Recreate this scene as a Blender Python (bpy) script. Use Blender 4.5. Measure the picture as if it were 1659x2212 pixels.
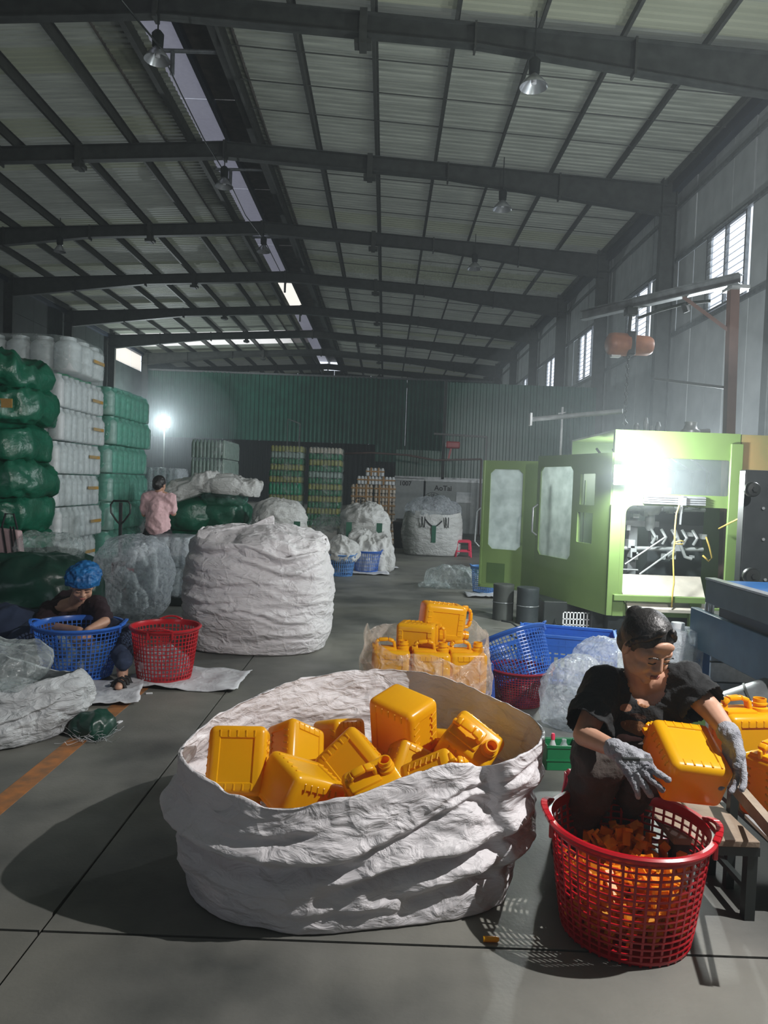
import bpy, bmesh, math, random
from mathutils import Vector, Matrix, Euler, noise
PI = math.pi
for o in list(bpy.data.objects): bpy.data.objects.remove(o)
SC = bpy.context.scene
C = SC.collection
# ------------------------------------------------------------------ camera
H = 1.45; FPX = 1600.0; ROLL = 0.037; PITCH = math.radians(2.0)
cd = bpy.data.cameras.new('camera'); cam = bpy.data.objects.new('camera', cd); C.objects.link(cam)
cd.sensor_fit = 'HORIZONTAL'; cd.sensor_width = 36; cd.lens = 36*FPX/1659; cd.clip_end = 300
MW = Matrix.Rotation(PI/2-PITCH, 3, 'X') @ Matrix.Rotation(ROLL, 3, 'Z')
cam.matrix_world = Matrix.Translation((0, 0, H)) @ MW.to_4x4()
SC.camera = cam
# ------------------------------------------------------------------ sky, lamps, exposure
w = bpy.data.worlds.new('world'); SC.world = w; w.use_nodes = True
bg = w.node_tree.nodes['Background']; bg.inputs[0].default_value = (0.80, 0.88, 1.0, 1); bg.inputs[1].default_value = 1.5
def lamp(name, loc, watts, size, col=(1, 1, 1), label=None):
    l = bpy.data.lights.new(name, 'POINT'); l.energy = watts; l.shadow_soft_size = size; l.color = col
    o = bpy.data.objects.new(name, l); C.objects.link(o); o.location = loc
    return o
KEY = lamp('work_light', (2.35, 2.12, 2.85), 480, 0.018, (1.0, 0.97, 0.95))
MACH = lamp('machine_light', (2.29, 7.02, 1.60), 210, 0.07, (0.93, 1.0, 0.98))
WALLL = lamp('wall_fill_light', (6.5, 9.6, 4.3), 420, 0.12, (0.93, 0.97, 1.0))  # unseen fill lamp, added to brighten the right wall
REAR = lamp('rear_fill_light', (5.2, 11.6, 2.3), 380, 0.1, (0.90, 0.97, 1.0))  # fill lamp added out of sight behind the machine, lifts the wall
CAB = lamp('cabin_light', (2.75, 8.35, 1.70), 45, 0.05, (0.95, 1.0, 0.97))
BACKL = lamp('back_light', (-13.4, 47.0, 4.5), 1500, 0.15, (0.85, 0.97, 1.0))
SC.view_settings.view_transform = 'Standard'; SC.view_settings.look = 'None'
SC.view_settings.exposure = 0.2; SC.view_settings.gamma = 1.0; SC.view_settings.use_curve_mapping = False
SC.cycles.use_denoising = True
SC.cycles.max_bounces = 8; SC.cycles.transparent_max_bounces = 18
SC.cycles.diffuse_bounces = 3; SC.cycles.glossy_bounces = 3; SC.cycles.volume_bounces = 0
SC.cycles.caustics_reflective = False; SC.cycles.caustics_refractive = False
SC.cycles.sample_clamp_indirect = 4
# ------------------------------------------------------------------ measuring helpers (photo point -> world point)
def ray(px, py):
    return MW @ Vector(((px-829.5)/FPX, -(py-1106)/FPX, -1.0))
def at(px, py, Y):
    r = ray(px, py); k = Y/r.y
    return Vector((r.x*k, Y, H+r.z*k))
def fl(px, py, z=0.0):
    r = ray(px, py); k = (z-H)/r.z
    return Vector((r.x*k, r.y*k, z))
# ------------------------------------------------------------------ materials
def col(h, a=1.0):
    h = h.lstrip('#'); c = [int(h[i:i+2], 16)/255 for i in (0, 2, 4)]
    return tuple([(x/12.92 if x <= .04045 else ((x+.055)/1.055)**2.4) for x in c])+(a,)
M = {}
def mat(name, c, rough=.6, metal=0., spec=.5, c2=None, nscale=8., ndetail=4., bump=0., bscale=40., emit=None, es=0.,
        transl=0., tcol=None, transp=0., stripes=None, coat=0., coords='Object', cramp=(.35, .65), bdetail=3.):
    m = bpy.data.materials.new(name); M[name] = m; m.use_nodes = True
    nt = m.node_tree; N = nt.nodes; L = nt.links; N.clear()
    out = N.new('ShaderNodeOutputMaterial'); p = N.new('ShaderNodeBsdfPrincipled')
    tc = N.new('ShaderNodeTexCoord')
    p.inputs['Roughness'].default_value = rough; p.inputs['Metallic'].default_value = metal
    p.inputs['Specular IOR Level'].default_value = spec; p.inputs['Coat Weight'].default_value = coat
    src = None
    nz = N.new('ShaderNodeTexNoise'); nz.inputs['Scale'].default_value = nscale; nz.inputs['Detail'].default_value = ndetail
    L.new(tc.outputs[coords], nz.inputs['Vector'])
    if c2 is None: c2 = tuple(min(1, x*.86) for x in c[:3])+(1,)
    rp = N.new('ShaderNodeValToRGB'); rp.color_ramp.elements[0].position = cramp[0]; rp.color_ramp.elements[1].position = cramp[1]
    rp.color_ramp.elements[0].color = c2; rp.color_ramp.elements[1].color = c
    L.new(nz.outputs['Fac'], rp.inputs['Fac']); src = rp.outputs['Color']
    L.new(src, p.inputs['Base Color'])
    if bump:
        bz = N.new('ShaderNodeTexNoise'); bz.inputs['Scale'].default_value = bscale; bz.inputs['Detail'].default_value = bdetail
        L.new(tc.outputs[coords], bz.inputs['Vector'])
        b = N.new('ShaderNodeBump'); b.inputs['Strength'].default_value = bump; b.inputs['Distance'].default_value = .01
        L.new(bz.outputs['Fac'], b.inputs['Height']); L.new(b.outputs['Normal'], p.inputs['Normal'])
    if emit is not None:
        p.inputs['Emission Color'].default_value = emit; p.inputs['Emission Strength'].default_value = es
    sh = p.outputs[0]
    if transl:
        t = N.new('ShaderNodeBsdfTranslucent')
        if tcol: t.inputs[0].default_value = tcol
        else: L.new(src, t.inputs[0])
        mx = N.new('ShaderNodeMixShader'); mx.inputs[0].default_value = transl
        L.new(sh, mx.inputs[1]); L.new(t.outputs[0], mx.inputs[2]); sh = mx.outputs[0]
    if transp:
        t = N.new('ShaderNodeBsdfTransparent')
        mx = N.new('ShaderNodeMixShader'); mx.inputs[0].default_value = transp
        L.new(sh, mx.inputs[1]); L.new(t.outputs[0], mx.inputs[2]); sh = mx.outputs[0]
    L.new(sh, out.inputs[0])
    return m
def film(name, tint, clear=.6, white=(.85, .9, .9, 1), rough=.12, bs=14.):
    """thin crumpled plastic film: mostly see-through, with glossy creases"""
    m = bpy.data.materials.new(name); M[name] = m; m.use_nodes = True
    nt = m.node_tree; N = nt.nodes; L = nt.links; N.clear()
    out = N.new('ShaderNodeOutputMaterial'); p = N.new('ShaderNodeBsdfPrincipled'); t = N.new('ShaderNodeBsdfTransparent')
    tl = N.new('ShaderNodeBsdfTranslucent'); tl.inputs[0].default_value = white
    p.inputs['Base Color'].default_value = white; p.inputs['Roughness'].default_value = rough; p.inputs['Specular IOR Level'].default_value = 1.0
    t.inputs[0].default_value = tint
    tc = N.new('ShaderNodeTexCoord'); nz = N.new('ShaderNodeTexNoise'); nz.inputs['Scale'].default_value = bs; nz.inputs['Detail'].default_value = 3
    nz.inputs['Distortion'].default_value = .6
    L.new(tc.outputs['Object'], nz.inputs['Vector'])
    b = N.new('ShaderNodeBump'); b.inputs['Strength'].default_value = 1.; b.inputs['Distance'].default_value = .05
    L.new(nz.outputs['Fac'], b.inputs['Height']); L.new(b.outputs['Normal'], p.inputs['Normal'])
    m1 = N.new('ShaderNodeMixShader'); m1.inputs[0].default_value = .45; L.new(p.outputs[0], m1.inputs[1]); L.new(tl.outputs[0], m1.inputs[2])
    mr = N.new('ShaderNodeMapRange'); mr.inputs[1].default_value = .3; mr.inputs[2].default_value = .7
    mr.inputs[3].default_value = min(1, clear+.18); mr.inputs[4].default_value = max(0, clear-.2)
    L.new(nz.outputs['Fac'], mr.inputs[0])
    m2 = N.new('ShaderNodeMixShader'); L.new(mr.outputs[0], m2.inputs[0]); L.new(m1.outputs[0], m2.inputs[1]); L.new(t.outputs[0], m2.inputs[2])
    L.new(m2.outputs[0], out.inputs[0]); return m
W1 = (1, 1, 1, 1)
mat('concrete', (.17, .17, .155, 1), .55, c2=(.060, .064, .060, 1), nscale=2.1, ndetail=10, bump=.10, bscale=60, cramp=(.32, .70), coords='Generated')
def floor_material():
    m = M['concrete']; nt = m.node_tree; N = nt.nodes; L = nt.links
    g = N.new('ShaderNodeNewGeometry')
    for n in N:
        if n.type == 'TEX_NOISE':
            for l in list(n.inputs['Vector'].links): L.remove(l)
            L.new(g.outputs['Position'], n.inputs['Vector'])
    # dust and scuffs, a layer of their own
    p = [n for n in N if n.type == 'BSDF_PRINCIPLED'][0]; rp = [n for n in N if n.type == 'VALTORGB'][0]
    n2 = N.new('ShaderNodeTexNoise'); n2.inputs['Scale'].default_value = .55; n2.inputs['Detail'].default_value = 6; L.new(g.outputs['Position'], n2.inputs['Vector'])
    r2 = N.new('ShaderNodeValToRGB'); r2.color_ramp.elements[0].position = .45; r2.color_ramp.elements[1].position = .7
    L.new(n2.outputs['Fac'], r2.inputs['Fac'])
    mx = N.new('ShaderNodeMix'); mx.data_type = 'RGBA'; mx.inputs[7].default_value = (.25, .245, .21, 1)
    L.new(r2.outputs['Color'], mx.inputs[0]); L.new(rp.outputs['Color'], mx.inputs[6]); L.new(mx.outputs[2], p.inputs['Base Color'])
    n3 = N.new('ShaderNodeTexNoise'); n3.inputs['Scale'].default_value = 3.; n3.inputs['Detail'].default_value = 6; L.new(g.outputs['Position'], n3.inputs['Vector'])
    mr = N.new('ShaderNodeMapRange'); mr.inputs[3].default_value = .35; mr.inputs[4].default_value = .75; L.new(n3.outputs['Fac'], mr.inputs[0]); L.new(mr.outputs[0], p.inputs['Roughness'])
floor_material()
mat('line_paint', (.42, .16, .045, 1), .6, c2=(.22, .11, .05, 1), nscale=14, ndetail=6)
# roof; translucency of the plain sheets is added to fill the hall with skylight
mat('roof_sheet', (.40, .43, .36, 1), .6, c2=(.15, .17, .13, 1), nscale=6., ndetail=10, transl=.075, tcol=(.46, .47, .40, 1), cramp=(.3, .7), coords='Generated')
mat('roof_sheet_mossy', (.40, .42, .32, 1), .6, c2=(.26, .28, .20, 1), nscale=1.1, ndetail=9, transl=.075, tcol=(.36, .38, .27, 1), cramp=(.3, .7), coords='Generated')
mat('skylight_sheet', (.7, .7, .72, 1), .4, transl=.45, tcol=(.66, .64, .68, 1))
mat('bright_skylight', (.95, .9, .8, 1), .4, c2=(.8, .75, .68, 1), transl=.92, tcol=(.99, .93, .84, 1))
mat('rusty_sheet', (.13, .115, .10, 1), .8, c2=(.06, .055, .05, 1), nscale=3, transl=.04)
mat('steel_dark', (.060, .068, .062, 1), .6, c2=(.036, .041, .037, 1), nscale=4)
mat('steel_purlin', (.06, .065, .058, 1), .6, c2=(.04, .044, .038, 1), nscale=6)
mat('steel_navy', (.022, .033, .055, 1), .5)
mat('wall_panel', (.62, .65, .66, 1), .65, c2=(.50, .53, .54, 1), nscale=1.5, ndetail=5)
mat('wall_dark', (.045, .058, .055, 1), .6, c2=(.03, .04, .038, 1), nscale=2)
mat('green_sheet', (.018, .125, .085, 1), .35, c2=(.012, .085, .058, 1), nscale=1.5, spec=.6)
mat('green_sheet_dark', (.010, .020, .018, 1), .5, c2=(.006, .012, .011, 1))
mat('louvre', (.85, .87, .9, 1), .5, transl=.5, tcol=(.9, .92, .95, 1))
# machines
mat('machine_green', (.17, .26, .085, 1), .4, c2=(.14, .22, .07, 1), nscale=2, spec=.5)
mat('machine_green_dark', (.07, .13, .04, 1), .45)
mat('machine_orange', (.32, .22, .09, 1), .5, c2=(.2, .2, .08, 1), nscale=3)
mat('acrylic', (.74, .82, .80, 1), .2, c2=(.52, .60, .58, 1), nscale=7, ndetail=6, transp=.25, transl=.5)
mat('clear_acrylic', (.35, .4, .42, 1), .1, transp=.8, spec=.6)
mat('aluminium', (.55, .57, .6, 1), .35, metal=.7, c2=(.45, .47, .5, 1), nscale=30)
mat('steel_mid', (.22, .24, .25, 1), .45, metal=.4, c2=(.14, .15, .155, 1), nscale=9)
mat('steel_light', (.40, .42, .43, 1), .4, metal=.3, c2=(.28, .3, .31, 1), nscale=9)
mat('black_iron', (.022, .028, .027, 1), .4, c2=(.014, .017, .017, 1), nscale=6)
mat('machine_black', (.030, .038, .041, 1), .5, c2=(.02, .027, .03, 1))
mat('tray_dusty', (.55, .5, .43, 1), .7, c2=(.36, .33, .29, 1), nscale=3, ndetail=5)
mat('machine_blue', (.055, .15, .23, 1), .4, c2=(.045, .12, .19, 1))
mat('machine_blue_bright', (.02, .16, .48, 1), .35)
mat('grey_blue', (.13, .18, .20, 1), .45)
mat('hose_yellow', (.85, .58, .14, 1), .45)
mat('hose_clear', (.6, .62, .62, 1), .3)
mat('hoist_orange', (.40, .16, .075, 1), .45, c2=(.28, .10, .05, 1))
mat('hoist_red', (.40, .03, .035, 1), .4)
mat('brown_paint', (.13, .085, .075, 1), .55)
mat('lamp_glow', W1, .5, emit=(.96, 1, 1, 1), es=22)
mat('lamp_aluminium', (.62, .64, .66, 1), .25, metal=.6)
# plastics
mat('yellow_plastic', (.90, .52, .006, 1), .28, c2=(.86, .47, .004, 1), nscale=3, spec=.5, transl=.34, tcol=(1., .28, .0, 1))
mat('yellow_scrap', (1., .56, .05, 1), .4, c2=(.98, .42, .02, 1), nscale=9, transl=.5, tcol=(1., .45, .02, 1))
mat('red_plastic', (.50, .008, .018, 1), .28, spec=.6, transl=.12, tcol=(.7, .01, .02, 1))
mat('dark_red_plastic', (.30, .018, .04, 1), .3, spec=.6, transl=.1, tcol=(.5, .01, .04, 1))
mat('pink_plastic', (.85, .06, .13, 1), .35)
mat('blue_plastic', (.035, .16, .62, 1), .28, spec=.6, transl=.1, tcol=(.03, .2, .8, 1))
mat('blue_plastic_pale', (.11, .30, .68, 1), .3, spec=.6, transl=.1, tcol=(.1, .3, .8, 1))
mat('blue_stool', (.05, .11, .42, 1), .25)
mat('green_plastic', (.008, .17, .06, 1), .35)
mat('white_jug', (.80, .82, .83, 1), .35, c2=(.74, .77, .78, 1), nscale=4, transl=.3, tcol=(.85, .88, .9, 1))
mat('teal_jug', (.36, .56, .50, 1), .35, c2=(.30, .5, .45, 1), nscale=4, transl=.25, tcol=(.4, .7, .6, 1))
mat('green_bottle', (.02, .22, .10, 1), .25, transl=.2, tcol=(.0, .4, .15, 1))
mat('emerald_bottle', (.0, .33, .16, 1), .25, transl=.2, tcol=(.0, .5, .2, 1))
mat('olive_bottle', (.30, .30, .04, 1), .3, transl=.2, tcol=(.4, .4, .05, 1))
mat('pale_bottle', (.36, .46, .41, 1), .3, transl=.2)
mat('cream_bottle', (.62, .55, .46, 1), .4, transl=.2)
mat('tape', (.50, .29, .07, 1), .4)
mat('brown_band', (.30, .16, .05, 1), .5)
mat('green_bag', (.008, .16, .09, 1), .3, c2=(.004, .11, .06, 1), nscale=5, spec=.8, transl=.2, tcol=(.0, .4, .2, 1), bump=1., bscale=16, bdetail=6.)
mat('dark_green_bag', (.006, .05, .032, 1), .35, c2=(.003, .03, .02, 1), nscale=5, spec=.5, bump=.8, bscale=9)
film('clear_film', (.93, .96, .96, 1), .74, rough=.15)
film('wrap_film', (.95, .98, .98, 1), .86, rough=.12, bs=7.)
film('green_film', (.35, .85, .62, 1), .68, white=(.2, .7, .45, 1), rough=.15, bs=7.)
film('teal_film', (.7, .95, .88, 1), .80, white=(.45, .75, .68, 1), rough=.15, bs=6.)
film('milky_film', (.92, .95, .96, 1), .62, white=(.85, .88, .95, 1), rough=.16, bs=22.)
film('pinkish_film', (.97, .95, .92, 1), .76, white=(.9, .82, .75, 1), rough=.15)
# cloth
mat('dark_tee', (.008, .009, .010, 1), .9, bump=.3, bscale=120)
mat('dark_trousers', (.060, .047, .040, 1), .9, bump=.3, bscale=90)
mat('maroon_tee', (.020, .006, .011, 1), .9, bump=.2, bscale=90)
mat('navy_cloth', (.025, .04, .085, 1), .9)
mat('pink_tee', (.78, .50, .52, 1), .9, bump=.3, bscale=60)
mat('black_cloth', (.012, .013, .015, 1), .9)
mat('skin', (.52, .30, .205, 1), .5, c2=(.46, .25, .17, 1), nscale=14)
mat('lips', (.30, .09, .07, 1), .5)
mat('hair', (.010, .009, .009, 1), .45, c2=(.02, .018, .017, 1), nscale=60, bump=.25, bscale=140)
mat('glove', (.36, .37, .40, 1), .9, c2=(.22, .22, .25, 1), nscale=22, bump=.6, bscale=220)
mat('cap_blue', (.01, .17, .45, 1), .5, c2=(.006, .10, .30, 1), nscale=14, transl=.15)
mat('sandal', (.012, .012, .014, 1), .5)
mat('wood', (.30, .235, .17, 1), .75, c2=(.20, .15, .11, 1), nscale=7, ndetail=6, bump=.3)
mat('cardboard', (.42, .30, .17, 1), .8)
mat('white_board', (.36, .39, .39, 1), .5)
mat('black_print', (.01, .01, .01, 1), .6)
mat('white_matte', (.72, .73, .75, 1), .7)
mat('handbag_pink', (.45, .31, .32, 1), .6, bump=.3)
mat('strap_green', (.02, .12, .07, 1), .6)
def sack_material(name, c, c2, transl=.18, rough=.5, tcol=None, crease=1.):
    """woven polypropylene: fine weave, hairline creases and shallow puckers as relief"""
    m = mat(name, c, rough, c2=c2, nscale=2.2, ndetail=7, transl=transl, tcol=tcol, cramp=(.3, .7))
    nt = m.node_tree; N = nt.nodes; L = nt.links
    p = [n for n in N if n.type == 'BSDF_PRINCIPLED'][0]; tc = [n for n in N if n.type == 'TEX_COORD'][0]
    v = N.new('ShaderNodeTexVoronoi'); v.feature = 'DISTANCE_TO_EDGE'; v.inputs['Scale'].default_value = 7.
    nz = N.new('ShaderNodeTexNoise'); nz.inputs['Scale'].default_value = 3.; nz.inputs['Detail'].default_value = 4
    mp = N.new('ShaderNodeMix'); mp.data_type = 'RGBA'; mp.inputs[0].default_value = .22
    L.new(tc.outputs['Object'], nz.inputs['Vector']); L.new(tc.outputs['Object'], mp.inputs[6]); L.new(nz.outputs['Color'], mp.inputs[7]); L.new(mp.outputs[2], v.inputs['Vector'])
    n2 = N.new('ShaderNodeTexNoise'); n2.inputs['Scale'].default_value = 9.; n2.inputs['Detail'].default_value = 6; n2.inputs['Distortion'].default_value = 1.2
    sc = N.new('ShaderNodeMapping'); sc.inputs['Scale'].default_value = (1, 1, 2.2); L.new(tc.outputs['Object'], sc.inputs[0]); L.new(sc.outputs[0], n2.inputs['Vector'])
    cr = N.new('ShaderNodeMapRange'); cr.inputs[1].default_value = 0; cr.inputs[2].default_value = .09; L.new(v.outputs['Distance'], cr.inputs[0])
    b1 = N.new('ShaderNodeBump'); b1.inputs['Strength'].default_value = .35*crease; b1.inputs['Distance'].default_value = .008; b1.invert = True
    L.new(cr.outputs[0], b1.inputs['Height'])
    b2 = N.new('ShaderNodeBump'); b2.inputs['Strength'].default_value = .7*crease; b2.inputs['Distance'].default_value = .03
    L.new(n2.outputs['Fac'], b2.inputs['Height']); L.new(b1.outputs['Normal'], b2.inputs['Normal'])
    L.new(b2.outputs['Normal'], p.inputs['Normal'])
    return m
sack_material('woven_white', (.80, .78, .80, 1), (.68, .66, .68, 1), .14, tcol=(.8, .68, .62, 1))
sack_material('woven_far', (.66, .66, .65, 1), (.54, .54, .52, 1), .1)
sack_material('woven_grey', (.58, .60, .61, 1), (.38, .40, .42, 1), .1, crease=1.4)
sack_material('woven_mat', (.62, .63, .66, 1), (.48, .49, .52, 1), 0, crease=.5)
# ------------------------------------------------------------------ geometry helpers
class MB:
    def __init__(s): s.v = []; s.f = []; s.mi = []
    def add(s, vs, fs, X=None, mi=0):
        b = len(s.v)
        if X is not None: vs = [X @ Vector(v) for v in vs]
        s.v += [tuple(v) for v in vs]; s.f += [tuple(b+i for i in f) for f in fs]; s.mi += [mi]*len(fs); return s
    def box(s, lo, hi, X=None, mi=0):
        x0, y0, z0 = lo; x1, y1, z1 = hi
        return s.add([(x0, y0, z0), (x1, y0, z0), (x1, y1, z0), (x0, y1, z0), (x0, y0, z1), (x1, y0, z1), (x1, y1, z1), (x0, y1, z1)],
                     [(0, 3, 2, 1), (4, 5, 6, 7), (0, 1, 5, 4), (1, 2, 6, 5), (2, 3, 7, 6), (3, 0, 4, 7)], X, mi)
    def bar(s, a, b, w, h=None, up=(0, 0, 1), mi=0):
        a = Vector(a); b = Vector(b); h = w if h is None else h
        d = (b-a); ln = d.length; d.normalize(); u = Vector(up)
        if abs(d.dot(u)) > .99: u = Vector((0, 1, 0))
        sx = d.cross(u).normalized(); u = sx.cross(d)
        X = Matrix((( sx.x, d.x, u.x, a.x), (sx.y, d.y, u.y, a.y), (sx.z, d.z, u.z, a.z), (0, 0, 0, 1)))
        return s.box((-w/2, 0, -h/2), (w/2, ln, h/2), X, mi)
    def tube(s, pts, r, n=8, closed=False, mi=0, cap=True):
        pts = [Vector(p) for p in pts]; m = len(pts); rs = r if isinstance(r, (list, tuple)) else [r]*m
        vs = []; fs = []; pu = None
        for i, p in enumerate(pts):
            if closed: d = pts[(i+1) % m]-pts[i-1]
            else: d = pts[min(i+1, m-1)]-pts[max(i-1, 0)]
            d.normalize()
            if pu is None: pu = Vector((0, 0, 1)) if abs(d.z) < .9 else Vector((1, 0, 0))
            a = d.cross(pu)
            if a.length < 1e-5: a = d.cross(Vector((.3, .7, .2)))
            a.normalize(); u = a.cross(d); pu = u
            for k in range(n):
                t = 2*PI*k/n; vs.append(p+a*(math.cos(t)*rs[i])+u*(math.sin(t)*rs[i]))
        for i in range(m if closed else m-1):
            j = (i+1) % m
            for k in range(n): fs.append((i*n+k, i*n+(k+1) % n, j*n+(k+1) % n, j*n+k))
        if cap and not closed:
            fs.append(tuple(range(n-1, -1, -1))); fs.append(tuple((m-1)*n+k for k in range(n)))
        return s.add(vs, fs, None, mi)
    def lathe(s, prof, n=24, X=None, mi=0, cap=True):
        vs = []; fs = []
        for r, z in prof:
            for k in range(n):
                t = 2*PI*k/n; vs.append((r*math.cos(t), r*math.sin(t), z))
        m = len(prof)
        for i in range(m-1):
            for k in range(n): fs.append((i*n+k, i*n+(k+1) % n, (i+1)*n+(k+1) % n, (i+1)*n+k))
        if cap: fs.append(tuple(range(n-1, -1, -1))); fs.append(tuple((m-1)*n+k for k in range(n)))
        return s.add(vs, fs, X, mi)
    def poly(s, pts, th, X=None, mi=0):
        """flat outline in XZ, thickness along +Y"""
        n = len(pts); vs = [(x, 0, z) for x, z in pts]+[(x, th, z) for x, z in pts]
        fs = [tuple(range(n)), tuple(range(2*n-1, n-1, -1))]+[(i, i+n, (i+1) % n+n, (i+1) % n) for i in range(n)]
        return s.add(vs, fs, X, mi)
    def build(s, name, m, parent=None, smooth=False, bevel=0., bseg=2, loc=None):
        me = bpy.data.meshes.new(name); me.from_pydata(s.v, [], s.f); me.update()
        ms = m if isinstance(m, (list, tuple)) else [m]
        for q in ms: me.materials.append(M[q] if isinstance(q, str) else q)
        if any(s.mi): me.polygons.foreach_set('material_index', s.mi)
        if bevel:
            bm = bmesh.new(); bm.from_mesh(me); bmesh.ops.recalc_face_normals(bm, faces=bm.faces)
            es = [e for e in bm.edges if len(e.link_faces) == 2 and e.calc_face_angle(0) > .6]
            bmesh.ops.bevel(bm, geom=es, offset=bevel, segments=bseg, affect='EDGES', profile=.5, clamp_overlap=True)
            bm.to_mesh(me); bm.free()
        if smooth:
            me.shade_smooth()
            if smooth != 'full': me.set_sharp_from_angle(angle=math.radians(45 if smooth is True else smooth))
        o = bpy.data.objects.new(name, me); C.objects.link(o)
        if parent is not None: o.parent = parent
        if loc is not None: o.location = loc
        return o
def T(x, y, z): return Matrix.Translation((x, y, z))
def R(a, ax='Z'): return Matrix.Rotation(a, 4, ax)
def tag(o, label=None, cat=None, group=None, kind=None):
    if label: o['label'] = label
    if cat: o['category'] = cat
    if group: o['group'] = group
    if kind: o['kind'] = kind
    return o
def thing(name, label, cat, loc=(0, 0, 0), rz=0., group=None, rot=None):
    o = bpy.data.objects.new(name, None); C.objects.link(o); o.location = loc; o.empty_display_size = .1
    o.rotation_euler = rot if rot is not None else (0, 0, rz)
    return tag(o, label, cat, group)
def setting(name, loc=(0, 0, 0)):
    o = bpy.data.objects.new(name, None); C.objects.link(o); o.location = loc; o['kind'] = 'structure'; return o
def dup(o, parent=None, **kw):
    c = o.copy(); C.objects.link(c)
    if parent is not None: c.parent = parent
    for ch in list(o.children): dup(ch, c)
    for k, v in kw.items(): setattr(c, k, v)
    return c
def inst(o, parent, X, name=None):
    """another object sharing o's mesh"""
    c = bpy.data.objects.new(name or o.name.split('.')[0], o.data); C.objects.link(c); c.parent = parent; c.matrix_local = X; return c
def fbm(p, sc, oct=3, seed=0.):
    v = 0; a = 1.; q = Vector(p)*sc+Vector((seed*7.3, seed*3.1, seed*5.7))
    for i in range(oct): v += a*noise.noise(q); q = q*2.03; a *= .5
    return v
def ridged(p, sc, oct=3, seed=0.):
    v = 0; a = 1.; q = Vector(p)*sc+Vector((seed*7.3, seed*3.1, seed*5.7))
    for i in range(oct): v += a*(1-2*abs(noise.noise(q))); q = q*2.1+Vector((1.7, 9.2, 3.3)); a *= .5
    return v
def loop_at(ctrl, n):
    """closed Catmull-Rom through control points, n samples"""
    P = [Vector(p) for p in ctrl]; m = len(P); out = []
    for i in range(n):
        t = i/n*m; k = int(t) % m; f = t-int(t)
        a, b, c, d = P[k-1], P[k], P[(k+1) % m], P[(k+2) % m]
        out.append(.5*((2*b)+(c-a)*f+(2*a-5*b+4*c-d)*f*f+(3*b-a-3*c+d)*f**3))
    return out
def ellipse(cx, cy, rx, ry, z, n=16, e=2.6, rz=0., dz=None):
    out = []
    for i in range(n):
        t = 2*PI*i/n; c, s = math.cos(t), math.sin(t)
        k = (abs(c)**e+abs(s)**e)**(-1/e); x, y = rx*k*c, ry*k*s
        out.append((cx+x*math.cos(rz)-y*math.sin(rz), cy+x*math.sin(rz)+y*math.cos(rz), z+(dz(t) if dz else 0)))
    return out
HAZE = .0042
# ================================================================== SETTING
RX = -4.62; WR = 7.62; WL = -16.75; BAY = 6.0; F1 = 14.2
FR = [F1+BAY*k for k in range(-3, 9)]          # frame lines
def zr(x):                                      # underside of roof sheets
    s = .06
    return 10.62-abs(x-RX)*s
# ---- floor: cast slabs with open joints
floor = setting('floor')
xs = [-17, -11, -6.1, -1.04, 4.0, 7.9]; ys = [-6, -1.2, 2.3, 7.2, 12.2, 18.2, 24.2, 32.2, 40.2, 50.2, 62.2]
g = .006
for i in range(len(xs)-1):
    for j in range(len(ys)-1):
        b = MB(); b.box((xs[i]+g, ys[j]+g, -.12), (xs[i+1]-g, ys[j+1]-g, 0)); b.build('slab', 'concrete', floor)
MB().box((-17, -6, -.16), (7.9, 62.2, -.05)).build('joint_bed', 'black_iron', floor)
o = MB().box((-1.68, 1.0, 0), (-1.575, 5.35, .002)).build('trim_1', 'line_paint'); o['kind'] = 'structure'
# ---- ceiling
ceil = setting('ceiling')
def sheet_mesh(x0, x1, ly, mats, nrib=5, th=.004):
    b = MB(); prof = []
    for k in range(nrib):
        y = ly*k/nrib; p = ly/nrib
        prof += [(y, 0), (y+p*.55, 0), (y+p*.65, .035), (y+p*.88, .035), (y+p*.98, 0)]
    prof.append((ly, 0))
    vs = []; n = len(prof)
    for x in (x0, x1):
        for y, z in prof: vs.append((x, y, zr(x)+z+.14))
    b.add(vs, [(i, i+1, n+i+1, n+i) for i in range(n-1)])
    return b
s_r = [sheet_mesh(RX+.72, WR+.05, 1.0, None).build('roof_sheet', m, ceil) for m in ('roof_sheet', 'roof_sheet_mossy')]
s_l = [sheet_mesh(WL-.05, RX-.72, 1.0, None).build('roof_sheet', m, ceil) for m in ('roof_sheet', 'roof_sheet_mossy')]
s_b = sheet_mesh(WL-.05, RX-.72, 1.0, None).build('skylight_sheet', 'bright_skylight', ceil)
random.seed(4)
first = {}
y = -4.8
used = set()
while y < 62:
    r = random.random()
    for arr, k in ((s_r, 1 if random.random() < .22 else 0), (s_l, 1 if random.random() < .15 else 0)):
        src = arr[k]
        if arr is s_l and 45.1 < y < 49.1: src = s_b
        if src.name not in used: used.add(src.name); src.location.y = y
        else: inst(src, ceil, T(0, y, 0))
    y += 1.0
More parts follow.
